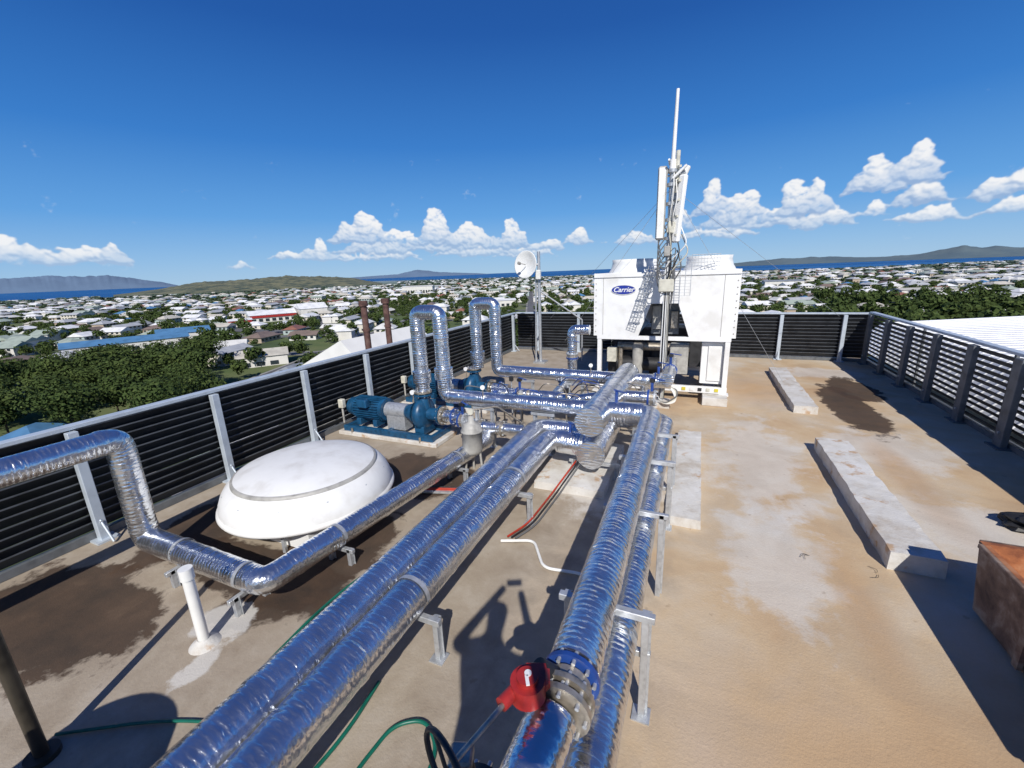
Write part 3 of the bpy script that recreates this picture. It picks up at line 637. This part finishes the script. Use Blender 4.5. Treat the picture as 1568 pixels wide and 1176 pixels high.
b.tube([(-3.0,1.55,.02),(-3.08,2.4,.02),(-2.92,3.3,.02),(-2.75,4.1,.02),(-3.0,4.5,.02),(-2.85,5.1,.03),(-2.6,5.2,.03)],.014,HOSE,.5,8,.04)
b.tube([(-3.9,.75,.02),(-3.3,1.1,.02),(-2.7,1.3,.02),(-2.2,1.35,.02)],.011,HOSE,.4,8,.04)
b.tube([(-1.72,.6,.02),(-1.78,1.3,.02),(-1.74,1.68,.02),(-1.55,1.8,.02),(-1.36,1.66,.02),(-1.33,1.2,.02),(-1.35,.4,.02)],.014,HOSE,.25,8,.03); b.tube([(-2.05,1.9,.02),(-2.0,1.5,.02),(-2.1,.6,.02)],.014,HOSE,.25,8,.03); b.build()
b=MB('twig_debris')
for q in ((1.2,4.75),(1.75,4.6)):
    for k in range(2):
        t=random.uniform(0,6.28); a=V((q[0]+random.uniform(-.05,.05),q[1]+random.uniform(-.05,.05),.012)); b.tube([a,a+V((math.cos(t)*.05,math.sin(t)*.05,.01)),a+V((math.cos(t+.8)*.1,math.sin(t+.8)*.1,0))],.0022,POLE,.04,5,.02)
b.build()
# ---------------------------------------------------------------- dome
b=MB('dome_roof_vent'); c=(-4.6,3.62,0)
b.box((c[0],c[1],.14),(1.45,1.45,.28),WHITED,None,.01)
pr=[(.8,.26),(1.06,.26),(1.075,.285),(1.07,.31),(1.045,.33),(1.035,.40),(1.0,.49),(.95,.565),(.905,.605),(.875,.62),(.872,.648),(.855,.655),(.84,.66),(.70,.715),(.55,.75),(.35,.775),(.18,.785),(.001,.787)]
b.lathe(pr[:5],c,WHITED,80); b.lathe(pr[4:10],c,WHITED,80); b.lathe(pr[9:13],c,GREY,80); b.lathe(pr[12:],c,WHITED,80)
for t in np.linspace(0,2*math.pi,12,endpoint=False): b.disc((c[0]+.965*math.cos(t),c[1]+.965*math.sin(t),.53),(math.cos(t),math.sin(t),1),.012,.015,GALV,8)
for t in (.4,2.0,3.6,5.2): b.box((c[0]+.92*math.cos(t),c[1]+.92*math.sin(t),.15),(.05,.03,.3),GALV,RZ(math.degrees(t)))
b.build()
b=MB('pvc_drain_riser'); c=V((-3.72,1.64,0)); b.cyl(c,c+V((0,0,.7)),.042,PVC,n=20); b.cyl(c+V((0,0,.66)),c+V((0,0,.76)),.052,PVC,n=20); b.lathe([(.12,.0),(.1,.02),(.07,.04),(.045,.06)],c,PLIN,20); b.build()
b=MB('handrail_post'); c=V((-3.80,.65,0)); b.cyl(c,c+V((0,0,1.32)),.038,POLE); b.disc(c+V((0,0,.02)),(0,0,1),.09,.04,POLE); b.disc(c+V((0,0,1.33)),(0,0,1),.045,.03,POLE); b.build()
b=MB('unseen_shadow_cowl'); c=(-2.85,-.62,0); b.lathe([(.3,0),(.3,.95),(.5,.97),(.52,1.08),(.45,1.25),(.2,1.36),(.001,1.38)],c,GALV,36); b.build()  # unseen round cowl, added to cast the circular shadow on the deck
b=MB('rusty_waste_skip'); x0_,x1_,y0_,y1_=2.34,3.7,2.3,4.33; h=.66; e=.04
bt=[(x0_,y0_,.05),(x1_,y0_,.05),(x1_,y1_,.05),(x0_,y1_,.05)]; tp=[(x0_-.03,y0_-.05,h),(x1_+.03,y0_-.05,h),(x1_+.03,y1_+.08,h),(x0_-.03,y1_+.08,h)]
it=[(q[0]+(e if q[0]<3 else -e),q[1]+(e if q[1]<3 else -e),h) for q in tp]; ib=[(q[0]+(e if q[0]<3 else -e),q[1]+(e if q[1]<3 else -e),.09) for q in bt]
b.add(bt+tp,[(i,(i+1)%4,(i+1)%4+4,i+4) for i in range(4)]+[(3,2,1,0)],RUSTO); b.add(tp+it,[(i,(i+1)%4,(i+1)%4+4,i+4) for i in range(4)],RUSTI); b.add(it+ib,[(i,(i+1)%4,(i+1)%4+4,i+4) for i in range(4)]+[(4,5,6,7)],RUSTI)
b.box((x0_-.04,(y0_+y1_)/2,h-.02),(.04,2.1,.04),RUSTO,None,.006); b.box(((x0_+x1_)/2,y1_+.09,h-.02),(1.4,.04,.04),RUSTO,None,.006)
for y in (2.9,3.7): b.box((x0_-.03,y,.34),(.03,.06,.55),RUSTO)
b.box((3.0,3.6,.2),(.5,.7,.2),RUSTI,RZ(20)); b.box((3.2,4.0,.5),(.9,.12,.05),RUSTO,RZ(40)@RY(12)); b.build()
b=MB('discarded_black_bag')
vs=[];n=18
for i in range(11):
    for j in range(n):
        ph=math.pi*i/10; t=2*math.pi*j/n; rr=.2*(1+.7*mnoise.noise(V((math.cos(t)*3,math.sin(t)*3,i*.9)))); vs.append((3.6+rr*math.sin(ph)*math.cos(t)*1.3,6.1+rr*math.sin(ph)*math.sin(t),max(.006,.06+rr*.5*math.cos(ph))))
b.add(vs,[(i*n+j,i*n+(j+1)%n,(i+1)*n+(j+1)%n,(i+1)*n+j) for i in range(10) for j in range(n)],BLACK); b.build()
for q in ((-8.25,9.0),(-8.3,9.95)):
    b=MB('rusty_flue_pipe'); b.cyl((*q,-2),(*q,2.3),.085,FLUE); b.cyl((*q,2.28),(*q,2.42),.12,FLUE); b.cyl((*q,1.6),(*q,1.66),.1,FLUE); b.build()
b=MB('neighbouring_gable_roof')
CR=simple('cream_roof',(.74,.73,.69),.5,0,.06,1)
b.add([(-17.3,14,-1.0),(-17.3,20,-1.0),(-13.0,20,-1.0),(-13.0,14,-1.0),(-14.6,14.2,.35),(-14.6,20,.35)],[(0,4,5,1),(4,3,2,5),(0,3,4)],CR)
b.box((-15.1,17,-15.7),(4.0,5.6,28.6),wall); b.build()
# ---------------------------------------------------------------- photographer + platform (behind the camera)
b=MB('access_platform')
b.box((0,-.85,1.33),(1.3,1.1,.05),GALV)
for x in (-.6,.6):
    for y in (-1.35,-.35): b.cyl((x,y,0),(x,y,1.33),.03,GALV)
for k in range(5): b.box((0,-1.5-k*.25,1.1-k*.25),(.9,.22,.03),GALV)
b.build()
me=bpy.data.meshes.new('photographer')
J=[((0.02,-.75,2.25),.16),((0.02,-.72,2.5),.15),((0.02,-.66,2.74),.17),((0.02,-.6,2.86),.07),((0.02,-.5,3.0),.10),((0.02,-.48,3.1),.1),
 ((-.2,-.64,2.76),.07),((-.36,-.5,2.62),.05),((-.12,-.2,2.92),.035),((-.07,-.13,2.98),.035),
 ((.24,-.64,2.76),.07),((.38,-.5,2.62),.05),((.14,-.2,2.92),.035),((.09,-.13,2.98),.035),
 ((-.1,-.75,2.15),.11),((-.12,-.72,1.8),.075),((-.12,-.78,1.42),.05),((-.13,-.66,1.39),.045),
 ((.14,-.75,2.15),.11),((.16,-.72,1.8),.075),((.16,-.78,1.42),.05),((.17,-.66,1.39),.045)]
E=[(0,1),(1,2),(2,3),(3,4),(4,5),(2,6),(6,7),(7,8),(8,9),(2,10),(10,11),(11,12),(12,13),(0,14),(14,15),(15,16),(16,17),(0,18),(18,19),(19,20),(20,21)]
me.from_pydata([j[0] for j in J],E,[]); po=bpy.data.objects.new('photographer',me); S.collection.objects.link(po); me.materials.append(CLOTH)
md=po.modifiers.new('skin','SKIN'); 
for i,j in enumerate(J): me.skin_vertices[0].data[i].radius=(j[1],j[1])
me.skin_vertices[0].data[0].use_root=True
po.modifiers.new('sub','SUBSURF').levels=2
b=MB('mobile_phone'); b.box((0,-.07,2.99),(.15,.012,.075),BLACK,RZ(24),.004); b.build()
# ================================================================ SURROUNDINGS
G=-30.
haze=(.30,.42,.58)  # bluish air haze, blended into base colours of far land and foliage
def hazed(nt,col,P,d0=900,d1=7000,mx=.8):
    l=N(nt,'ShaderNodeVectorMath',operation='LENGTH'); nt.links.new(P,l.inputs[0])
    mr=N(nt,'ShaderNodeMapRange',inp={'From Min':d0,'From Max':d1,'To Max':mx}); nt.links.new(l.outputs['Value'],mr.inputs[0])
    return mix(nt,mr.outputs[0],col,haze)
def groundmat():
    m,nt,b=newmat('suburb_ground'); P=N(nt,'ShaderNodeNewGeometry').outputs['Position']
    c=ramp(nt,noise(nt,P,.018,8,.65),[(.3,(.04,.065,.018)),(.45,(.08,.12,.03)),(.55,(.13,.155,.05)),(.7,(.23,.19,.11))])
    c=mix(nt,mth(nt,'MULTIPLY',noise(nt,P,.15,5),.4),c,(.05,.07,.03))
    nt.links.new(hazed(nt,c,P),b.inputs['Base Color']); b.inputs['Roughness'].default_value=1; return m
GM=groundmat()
def rc(a):
    return float(np.interp(a,[-180,-110,-75,-66,-62,-50,-44,-36,-30,-18,-8,0,6,14,20,26,34,60,180],[2400,2300,2200,2250,3300,4500,5000,4200,2900,2400,2150,1950,1900,1950,2200,2700,3000,6000,6000]))
vs=[(0,0,G)];A=np.arange(-180,180,1.)
for a in A: t=math.radians(a); R_=rc(a)*(1+.05*mnoise.noise(V((a*.25,0,0)))+.02*math.sin(a*1.7)); vs.append((R_*math.sin(t),R_*math.cos(t),G))
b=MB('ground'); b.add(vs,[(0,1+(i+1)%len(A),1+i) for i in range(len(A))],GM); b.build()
m,nt,bs=newmat('sea_water'); bs.inputs['Roughness'].default_value=.6; bs.inputs['Specular IOR Level'].default_value=.15; P=N(nt,'ShaderNodeNewGeometry').outputs['Position']; bump(nt,bs,noise(nt,P,.02,5),.3,4)
nt.links.new(ramp(nt,noise(nt,mapping(nt,P,(.0002,.0008,1)),1,4),[(.3,(.012,.08,.24)),(.7,(.03,.14,.34))]),bs.inputs['Base Color'])
b=MB('sea'); b.poly([(-60000,-60000,G-3),(60000,-60000,G-3),(60000,60000,G-3),(-60000,60000,G-3)],m); b.build()
def hills(name,az0,az1,r,dr,prof,mat,n=200,m_=14,rough=.10):
    vs=[]
    for i in range(n+1):
        a=az0+(az1-az0)*i/n; t=math.radians(a); hgt=float(np.interp(a,[q[0] for q in prof],[q[1] for q in prof]))
        top=math.tan(math.radians(hgt))*r+3-(G-2)
        top*= 1+rough*mnoise.fractal(V((a*.35,r*.001,0)),1,2,5)+.04*mnoise.fractal(V((a*2.5,1,0)),1,2,4)
        for j in range(m_+1):
            s_=j/m_; rr=r-dr+2*dr*s_; hh=top*math.sin(math.pi*s_)**.9*(1+.14*mnoise.fractal(V((a*.8,s_*6,r)),1,2,5)*(s_*(1-s_)*4))
            if j in(0,m_): hh=0
            vs.append((rr*math.sin(t),rr*math.cos(t),G-2+hh))
    b=MB(name); b.add(vs,[(i*(m_+1)+j,i*(m_+1)+j+1,(i+1)*(m_+1)+j+1,(i+1)*(m_+1)+j) for i in range(n) for j in range(m_)],mat,None,True); return b.build()
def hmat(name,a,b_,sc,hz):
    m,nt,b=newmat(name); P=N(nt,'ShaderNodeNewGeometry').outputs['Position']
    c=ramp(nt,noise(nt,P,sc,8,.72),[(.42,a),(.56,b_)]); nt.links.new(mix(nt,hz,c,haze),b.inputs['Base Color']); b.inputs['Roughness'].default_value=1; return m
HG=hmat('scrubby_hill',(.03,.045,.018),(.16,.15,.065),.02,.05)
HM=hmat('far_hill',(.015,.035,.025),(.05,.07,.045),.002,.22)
HF=hmat('island_haze_blue',(.02,.05,.10),(.04,.08,.14),.0006,.32)  # island base colours blued to imitate distance haze
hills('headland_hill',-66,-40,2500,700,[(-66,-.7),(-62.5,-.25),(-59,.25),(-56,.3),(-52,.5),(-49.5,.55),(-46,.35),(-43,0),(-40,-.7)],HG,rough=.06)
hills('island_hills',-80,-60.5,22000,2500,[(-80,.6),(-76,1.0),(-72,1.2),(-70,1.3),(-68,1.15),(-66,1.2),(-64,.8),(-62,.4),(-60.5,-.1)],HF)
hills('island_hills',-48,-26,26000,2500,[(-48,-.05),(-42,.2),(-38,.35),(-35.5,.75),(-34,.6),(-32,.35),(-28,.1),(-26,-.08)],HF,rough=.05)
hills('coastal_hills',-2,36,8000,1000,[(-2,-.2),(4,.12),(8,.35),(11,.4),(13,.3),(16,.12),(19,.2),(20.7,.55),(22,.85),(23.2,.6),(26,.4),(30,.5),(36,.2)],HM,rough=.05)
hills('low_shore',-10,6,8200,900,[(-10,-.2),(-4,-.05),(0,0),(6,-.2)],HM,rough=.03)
RA=math.radians(21); ca,sa=math.cos(RA),math.sin(RA)
def g2w(x,y): return (x*ca-y*sa, x*sa+y*ca)
def w2g(x,y): return (x*ca+y*sa,-x*sa+y*ca)
ASP=simple('asphalt',(.12,.12,.125),.9,0,.15,.05,0)
PAV=simple('concrete_kerb',(.3,.29,.27),.9,0,.1,.5,0)
b=MB('suburban_roads')
BX,BY=96.,64.
for k in range(-14,15):
    for s_ in (0,1):
        for wd,mt,dz in ((4.6,PAV,0),(3.2,ASP,.06)):
            if s_==0: q=[(-1300,k*BY-wd),(1300,k*BY-wd),(1300,k*BY+wd),(-1300,k*BY+wd)]; z=G+.15
            else: q=[(k*BX-wd,-1300),(k*BX+wd,-1300),(k*BX+wd,1300),(k*BX-wd,1300)]; z=G+.18
            b.poly([(*g2w(*p_),z+dz) for p_ in q],mt)
b.poly([(-335,330,G+.35),(-255,185,G+.35),(-240,195,G+.35),(-320,340,G+.35)],ASP); b.poly([(-420,200,G+.38),(-150,190,G+.38),(-150,203,G+.38),(-420,214,G+.38)],ASP); b.build()
def inwedge(x,y,lo=-100,hi=55):
    a=math.degrees(math.atan2(x,y)); return lo<a<hi
rc_=[(.74,.74,.73),(.66,.65,.61),(.42,.43,.44),(.52,.49,.42),(.26,.28,.3),(.27,.12,.08),(.08,.2,.36),(.33,.38,.32),(.76,.76,.76),(.2,.15,.12)]
RM=[simple('roof_sheet_%d'%i,c,.5,0,.14,.3,0) for i,c in enumerate(rc_)]
WM=[simple('house_wall_%d'%i,c,.8,0,.08,.3,0) for i,c in enumerate([(.6,.56,.48),(.66,.64,.6),(.42,.34,.26),(.36,.43,.42)])]
GL=simple('window_glass',(.03,.04,.05),.1,0,.1,1,0)
def house_geo(w,d,h,hip,lshape=False):
    vs=[];fs=[];mi=[]
    def add(v,f,m): 
        o=len(vs); vs.extend(v)
        for k in f: fs.append(tuple(i+o for i in k)); mi.append(m)
    def bx(x0,x1,y0,y1,z0,z1,m): add([(x,y,z) for x in(x0,x1) for y in(y0,y1) for z in(z0,z1)],[(0,1,3,2),(4,6,7,5),(0,4,5,1),(2,3,7,6),(0,2,6,4),(1,5,7,3)],m)
    def wing(x0,x1,y0,y1):
        bx(x0,x1,y0,y1,0,h,1); o=.7; cy=(y0+y1)/2; rh=(y1-y0)*.24; i=(y1-y0)/2 if hip else 0; X0,X1,Y0,Y1=x0-o,x1+o,y0-o,y1+o
        add([(X0,Y0,h-.1),(X1,Y0,h-.1),(X1,Y1,h-.1),(X0,Y1,h-.1),(X0+i,cy,h+rh),(X1-i,cy,h+rh)],[(0,1,5,4),(2,3,4,5),(3,0,4),(1,2,5),(3,2,1,0)],0)
    wing(-w/2,w/2,-d/2,d/2)
    if lshape: wing(w/2-d*.9,w/2+d*.1,-d*1.1,-d*.2)
    for x in np.arange(-w/2+1.5,w/2-1,3.2):
        for y in (-d/2-.05,d/2+.05): 
            for z in ([1.0] if h<4 else [1.0,3.6]): bx(x,x+1.6,y-.03,y+.03,z,z+1.2,2)
    for y in (-d/4,d/4):
        for x in (-w/2-.05,w/2+.05): bx(x-.03,x+.03,y-.7,y+.7,1,2.2,2)
    return vs,fs,mi
variants=[]
for i in range(24):
    w=random.uniform(10,18); d=random.uniform(7.5,11); h=random.choice([2.8,3,5.2,3.2]); ri=[0,1,2,8,3,0,4,5,6,7,1,8,2,5,9,3,8,0,1,4,7,9,2,3][i]
    vs,fs,mi=house_geo(w,d,h,i%3!=0,i%4==1)
    me=bpy.data.meshes.new('house_mesh'); me.from_pydata(vs,[],fs); me.materials.append(RM[ri]); me.materials.append(WM[i%4]); me.materials.append(GL); me.polygons.foreach_set('material_index',mi); variants.append((me,vs,fs,mi,ri,i%4))
occ=[]
special=[(-340,255,45),(-285,128,42),(-290,158,25),(-215,128,30),(-175,72,42),(-185,385,25),(-500,690,40),(102,680,30)]
nearH=0; far=[]
for gx in range(-130,130):
    for gy in range(-100,100):
        x0=gx*24+12+random.uniform(-2,2); y0=gy*32+16+random.uniform(-2,2)
        x,y=g2w(x0,y0); r_=math.hypot(x,y)
        if r_<95 or r_>2700 or not inwedge(x,y): continue
        a=math.degrees(math.atan2(x,y))
        if r_>rc(a)-120: continue
        if r_>1750 and -67<a<-38: continue
        if any(math.hypot(x-s[0],y-s[1])<s[2] for s in special): continue
        dens=.85 if r_<650 else .62 if r_<1300 else .40
        dens*= .45+1.1*(mnoise.noise(V((x*.004,y*.004,3)))+.5)
        if a>12 and r_<420: dens*=.35
        if random.random()>dens: continue
        rot=RA+random.choice([0,math.pi/2,math.pi,-math.pi/2])+random.uniform(-.12,.12)
        v=random.choice(variants)
        if r_<620:
            o=bpy.data.objects.new('suburban_house',v[0]); S.collection.objects.link(o); o.location=(x,y,G); o.rotation_euler=(0,0,rot); nearH+=1
        else: far.append((x,y,rot,v))
        occ.append((x,y))
b=MB('distant_houses')
for (x,y,rot,v) in far:
    c_,s_=math.cos(rot),math.sin(rot); k=1.1
    o=len(b.v); b.v+= [((q[0]*c_-q[1]*s_)*k+x,(q[0]*s_+q[1]*c_)*k+y,q[2]*k+G) for q in v[1]]; b.uv+=[(0,0)]*len(v[1])
    i0,i1,i2=b.m(RM[v[4]]),b.m(WM[v[5]]),b.m(GL)
    for f_,mm in zip(v[2],v[3]): b.f.append(tuple(i+o for i in f_)); b.mi.append((i0,i1,i2)[mm]); b.sm.append(False)
b.build()
def shed(name,x,y,rot,w,d,h,rmat,wmat=None,stripe=None,pitch=.1):
    b=MB(name); R=Matrix.Rotation(rot,3,'Z'); c=V((x,y,G)); wm=wmat or WM[1]
    b.box(c+V((0,0,h/2)),(w,d,h),wm,R)
    vs=[(-w/2-.6,-d/2-.6,h+.05),(w/2+.6,-d/2-.6,h+.05),(w/2+.6,d/2+.6,h+.05),(-w/2-.6,d/2+.6,h+.05),(-w/2-.6,0,h+d*pitch),(w/2+.6,0,h+d*pitch)]
    b.add([R@V(q)+c for q in vs],[(0,1,5,4),(2,3,4,5),(3,0,4),(1,2,5),(3,2,1,0)],rmat)
    if stripe:
        b.box(c+R@V((0,-d/2-.5,h*.8)),(w*.98,.4,h*.3),stripe,R); b.box(c+R@V((w/2+.5,0,h*.8)),(.4,d*.96,h*.3),stripe,R)
    for k in range(int(w/5)): b.box(c+R@V((-w/2+3+k*5,-d/2-.1,h*.3)),(3,.1,h*.4),GL,R)
    b.build()
shed('shopping_centre',-345,262,math.radians(60),36,22,6,RM[8],WM[1],RED,.16); shed('shop_annexe',-330,222,math.radians(60),16,12,5,RM[8],WM[1],RED); shed('white_warehouse',-322,285,math.radians(60),22,22,9,RM[8],None,None,.2)
shed('blue_roofed_school',-285,128,math.radians(68),52,13,4.5,RM[6],None,None,.2); shed('blue_roofed_hall',-292,160,math.radians(66),26,12,5,RM[6],None,None,.25)
shed('long_pale_roof_hall',-215,128,math.radians(50),30,11,4,RM[1],None,None,.2); shed('apartment_block',-500,700,.3,60,16,14,RM[1]); shed('retail_block',102,690,.1,46,18,8,RM[4]); shed('retail_block',-165,118,.9,18,12,4,RM[3],None,None,.2)
shed('retail_block',175,480,.2,40,16,6,RM[3]); shed('retail_block',-190,400,.5,36,16,6,RM[0])
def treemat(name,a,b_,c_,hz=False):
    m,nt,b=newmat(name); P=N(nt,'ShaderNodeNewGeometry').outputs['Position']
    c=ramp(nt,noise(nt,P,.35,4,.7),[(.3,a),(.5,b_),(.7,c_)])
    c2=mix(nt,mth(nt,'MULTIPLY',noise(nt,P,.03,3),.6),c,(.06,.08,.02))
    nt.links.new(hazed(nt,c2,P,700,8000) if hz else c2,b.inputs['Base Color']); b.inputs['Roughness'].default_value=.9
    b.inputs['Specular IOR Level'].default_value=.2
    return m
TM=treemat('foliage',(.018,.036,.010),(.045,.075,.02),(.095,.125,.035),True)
TRK=simple('tree_bark',(.14,.1,.07),.9,0,.2,1,0)
def crown(n,leaf,lobes=7):
    cs=[]
    for k in range(lobes):
        t=random.uniform(0,6.28); q=random.uniform(0,.55); cs.append((q*math.cos(t),q*math.sin(t),random.uniform(-.15,.45),random.uniform(.3,.55)))
    C=np.array(cs); idx=rng.integers(0,lobes,n); d=rng.normal(size=(n,3)); d/=np.linalg.norm(d,axis=1)[:,None]
    rr=C[idx,3]*rng.uniform(.7,1.05,n); p_=C[idx,:3]+d*rr[:,None]*np.array([1,1,.8])
    a=d+rng.normal(size=(n,3))*.45; a/=np.linalg.norm(a,axis=1)[:,None]
    t1=np.cross(a,rng.normal(size=(n,3))); t1/=np.linalg.norm(t1,axis=1)[:,None]; t2=np.cross(a,t1)
    s_=leaf*rng.uniform(.6,1.4,n)[:,None]
    v=np.stack([p_-t1*s_,p_-t2*s_*.7,p_+t1*s_,p_+t2*s_*.7],1).reshape(-1,3); f_=np.arange(4*n).reshape(-1,4); return v,f_
def forest(name,spots,crs):
    Vs=[];Fs=[];o=0
    for (x,y,h,w,z) in spots:
        v,f_=crs[random.randrange(len(crs))]; t=random.uniform(0,6.28); c_,s_=math.cos(t),math.sin(t)
        q=np.empty_like(v); q[:,0]=(v[:,0]*c_-v[:,1]*s_)*w+x; q[:,1]=(v[:,0]*s_+v[:,1]*c_)*w+y; q[:,2]=np.maximum(v[:,2]*h*.62+h*.55,.2)+z
        Vs.append(q); Fs.append(f_+o); o+=len(v)
    return mesh_np(name,np.concatenate(Vs),np.concatenate(Fs),TM)
cr_far=[crown(60,.26,4) for _ in range(10)]; cr_mid=[crown(300,.12,7) for _ in range(12)]; cr_near=[crown(4200,.042,16) for _ in range(5)]
occa=np.array(occ)
def free(x,y,dd=7): return np.min((occa[:,0]-x)**2+(occa[:,1]-y)**2)>dd*dd
def onroad(x,y):
    gx,gy=w2g(x,y); a=abs((gx+BX/2)%BX-BX/2); c_=abs((gy+BY/2)%BY-BY/2); return a<5 or c_<5
mid=[];fart=[]
while len(mid)<2700:
    r_=math.sqrt(random.uniform(100**2,650**2)); a=math.radians(random.uniform(-100,55)); x,y=r_*math.sin(a),r_*math.cos(a)
    if onroad(x,y) or not free(x,y,7.5) or any(math.hypot(x-s[0],y-s[1])<s[2]*.75 for s in special): continue
    h=random.uniform(3.5,8)*(1.3 if random.random()<.2 else 1); mid.append((x,y,h,h*random.uniform(.5,.8),G))
while len(fart)<9500:
    r_=math.sqrt(random.uniform(650**2,3000**2)); ad=random.uniform(-100,55); a=math.radians(ad); x,y=r_*math.sin(a),r_*math.cos(a)
    if r_>rc(ad)-60: continue
    if r_>1800 and -67<ad<-38: continue
    h=random.uniform(4,8)*(1+.2*(r_>1600)); fart.append((x,y,h,h*random.uniform(.8,1.3)*(1+.5*(r_>1400)),G))
forest('suburb_trees',mid,cr_mid); forest('distant_trees',fart,cr_far)
belt=[]
for _ in range(240):
    a=math.radians(random.uniform(12,45)); r_=random.uniform(170,420); belt.append((r_*math.sin(a),r_*math.cos(a),random.uniform(9,14),random.uniform(6,9),G))
forest('tree_belt',belt,cr_mid)
spots=[(-182,78),(-172,70),(-190,92),(-165,62),(-178,60),(-200,80),(-160,82),(-150,66),(-155,50),(-188,64),(-145,78),(-215,88),(-210,70),(-130,44),(-138,56),(-122,60),(-145,38),(-132,70),(-110,52),(-160,36),(-175,45),(-196,52),(-225,60),(-172,98)]
cm=[]
for v,f_ in cr_near:
    q=v.copy(); q[:,2]=np.maximum(q[:,2]*.62+.58,.05); o=mesh_np('tree',q,f_,TM); me=o.data; bpy.data.objects.remove(o)
    tb=MB('t'); tb.cyl((0,0,0),(.02,.01,.45),.03,TRK,.018,8)
    for k in range(5): t=k*1.25; tb.cyl((.01,.0,.32),(.35*math.cos(t),.35*math.sin(t),.68),.014,TRK,.005,6)
    to_=tb.build()
    bm=bmesh.new(); bm.from_mesh(me); k0=len(bm.faces); bm.from_mesh(to_.data); bm.faces.ensure_lookup_table()
    for fc_ in bm.faces[k0:]: fc_.material_index=1
    bm.to_mesh(me); bm.free(); me.materials.append(TRK); bpy.data.objects.remove(to_); cm.append(me)
for i,(x,y) in enumerate(spots):
    h=random.uniform(10,15); o=bpy.data.objects.new('tree',cm[i%5]); S.collection.objects.link(o); o.location=(x,y,G); o.scale=(h*.75,h*.75,h); o.rotation_euler=(0,0,random.uniform(0,6))
print('houses',nearH,len(far),'cloudfaces',len(fc))
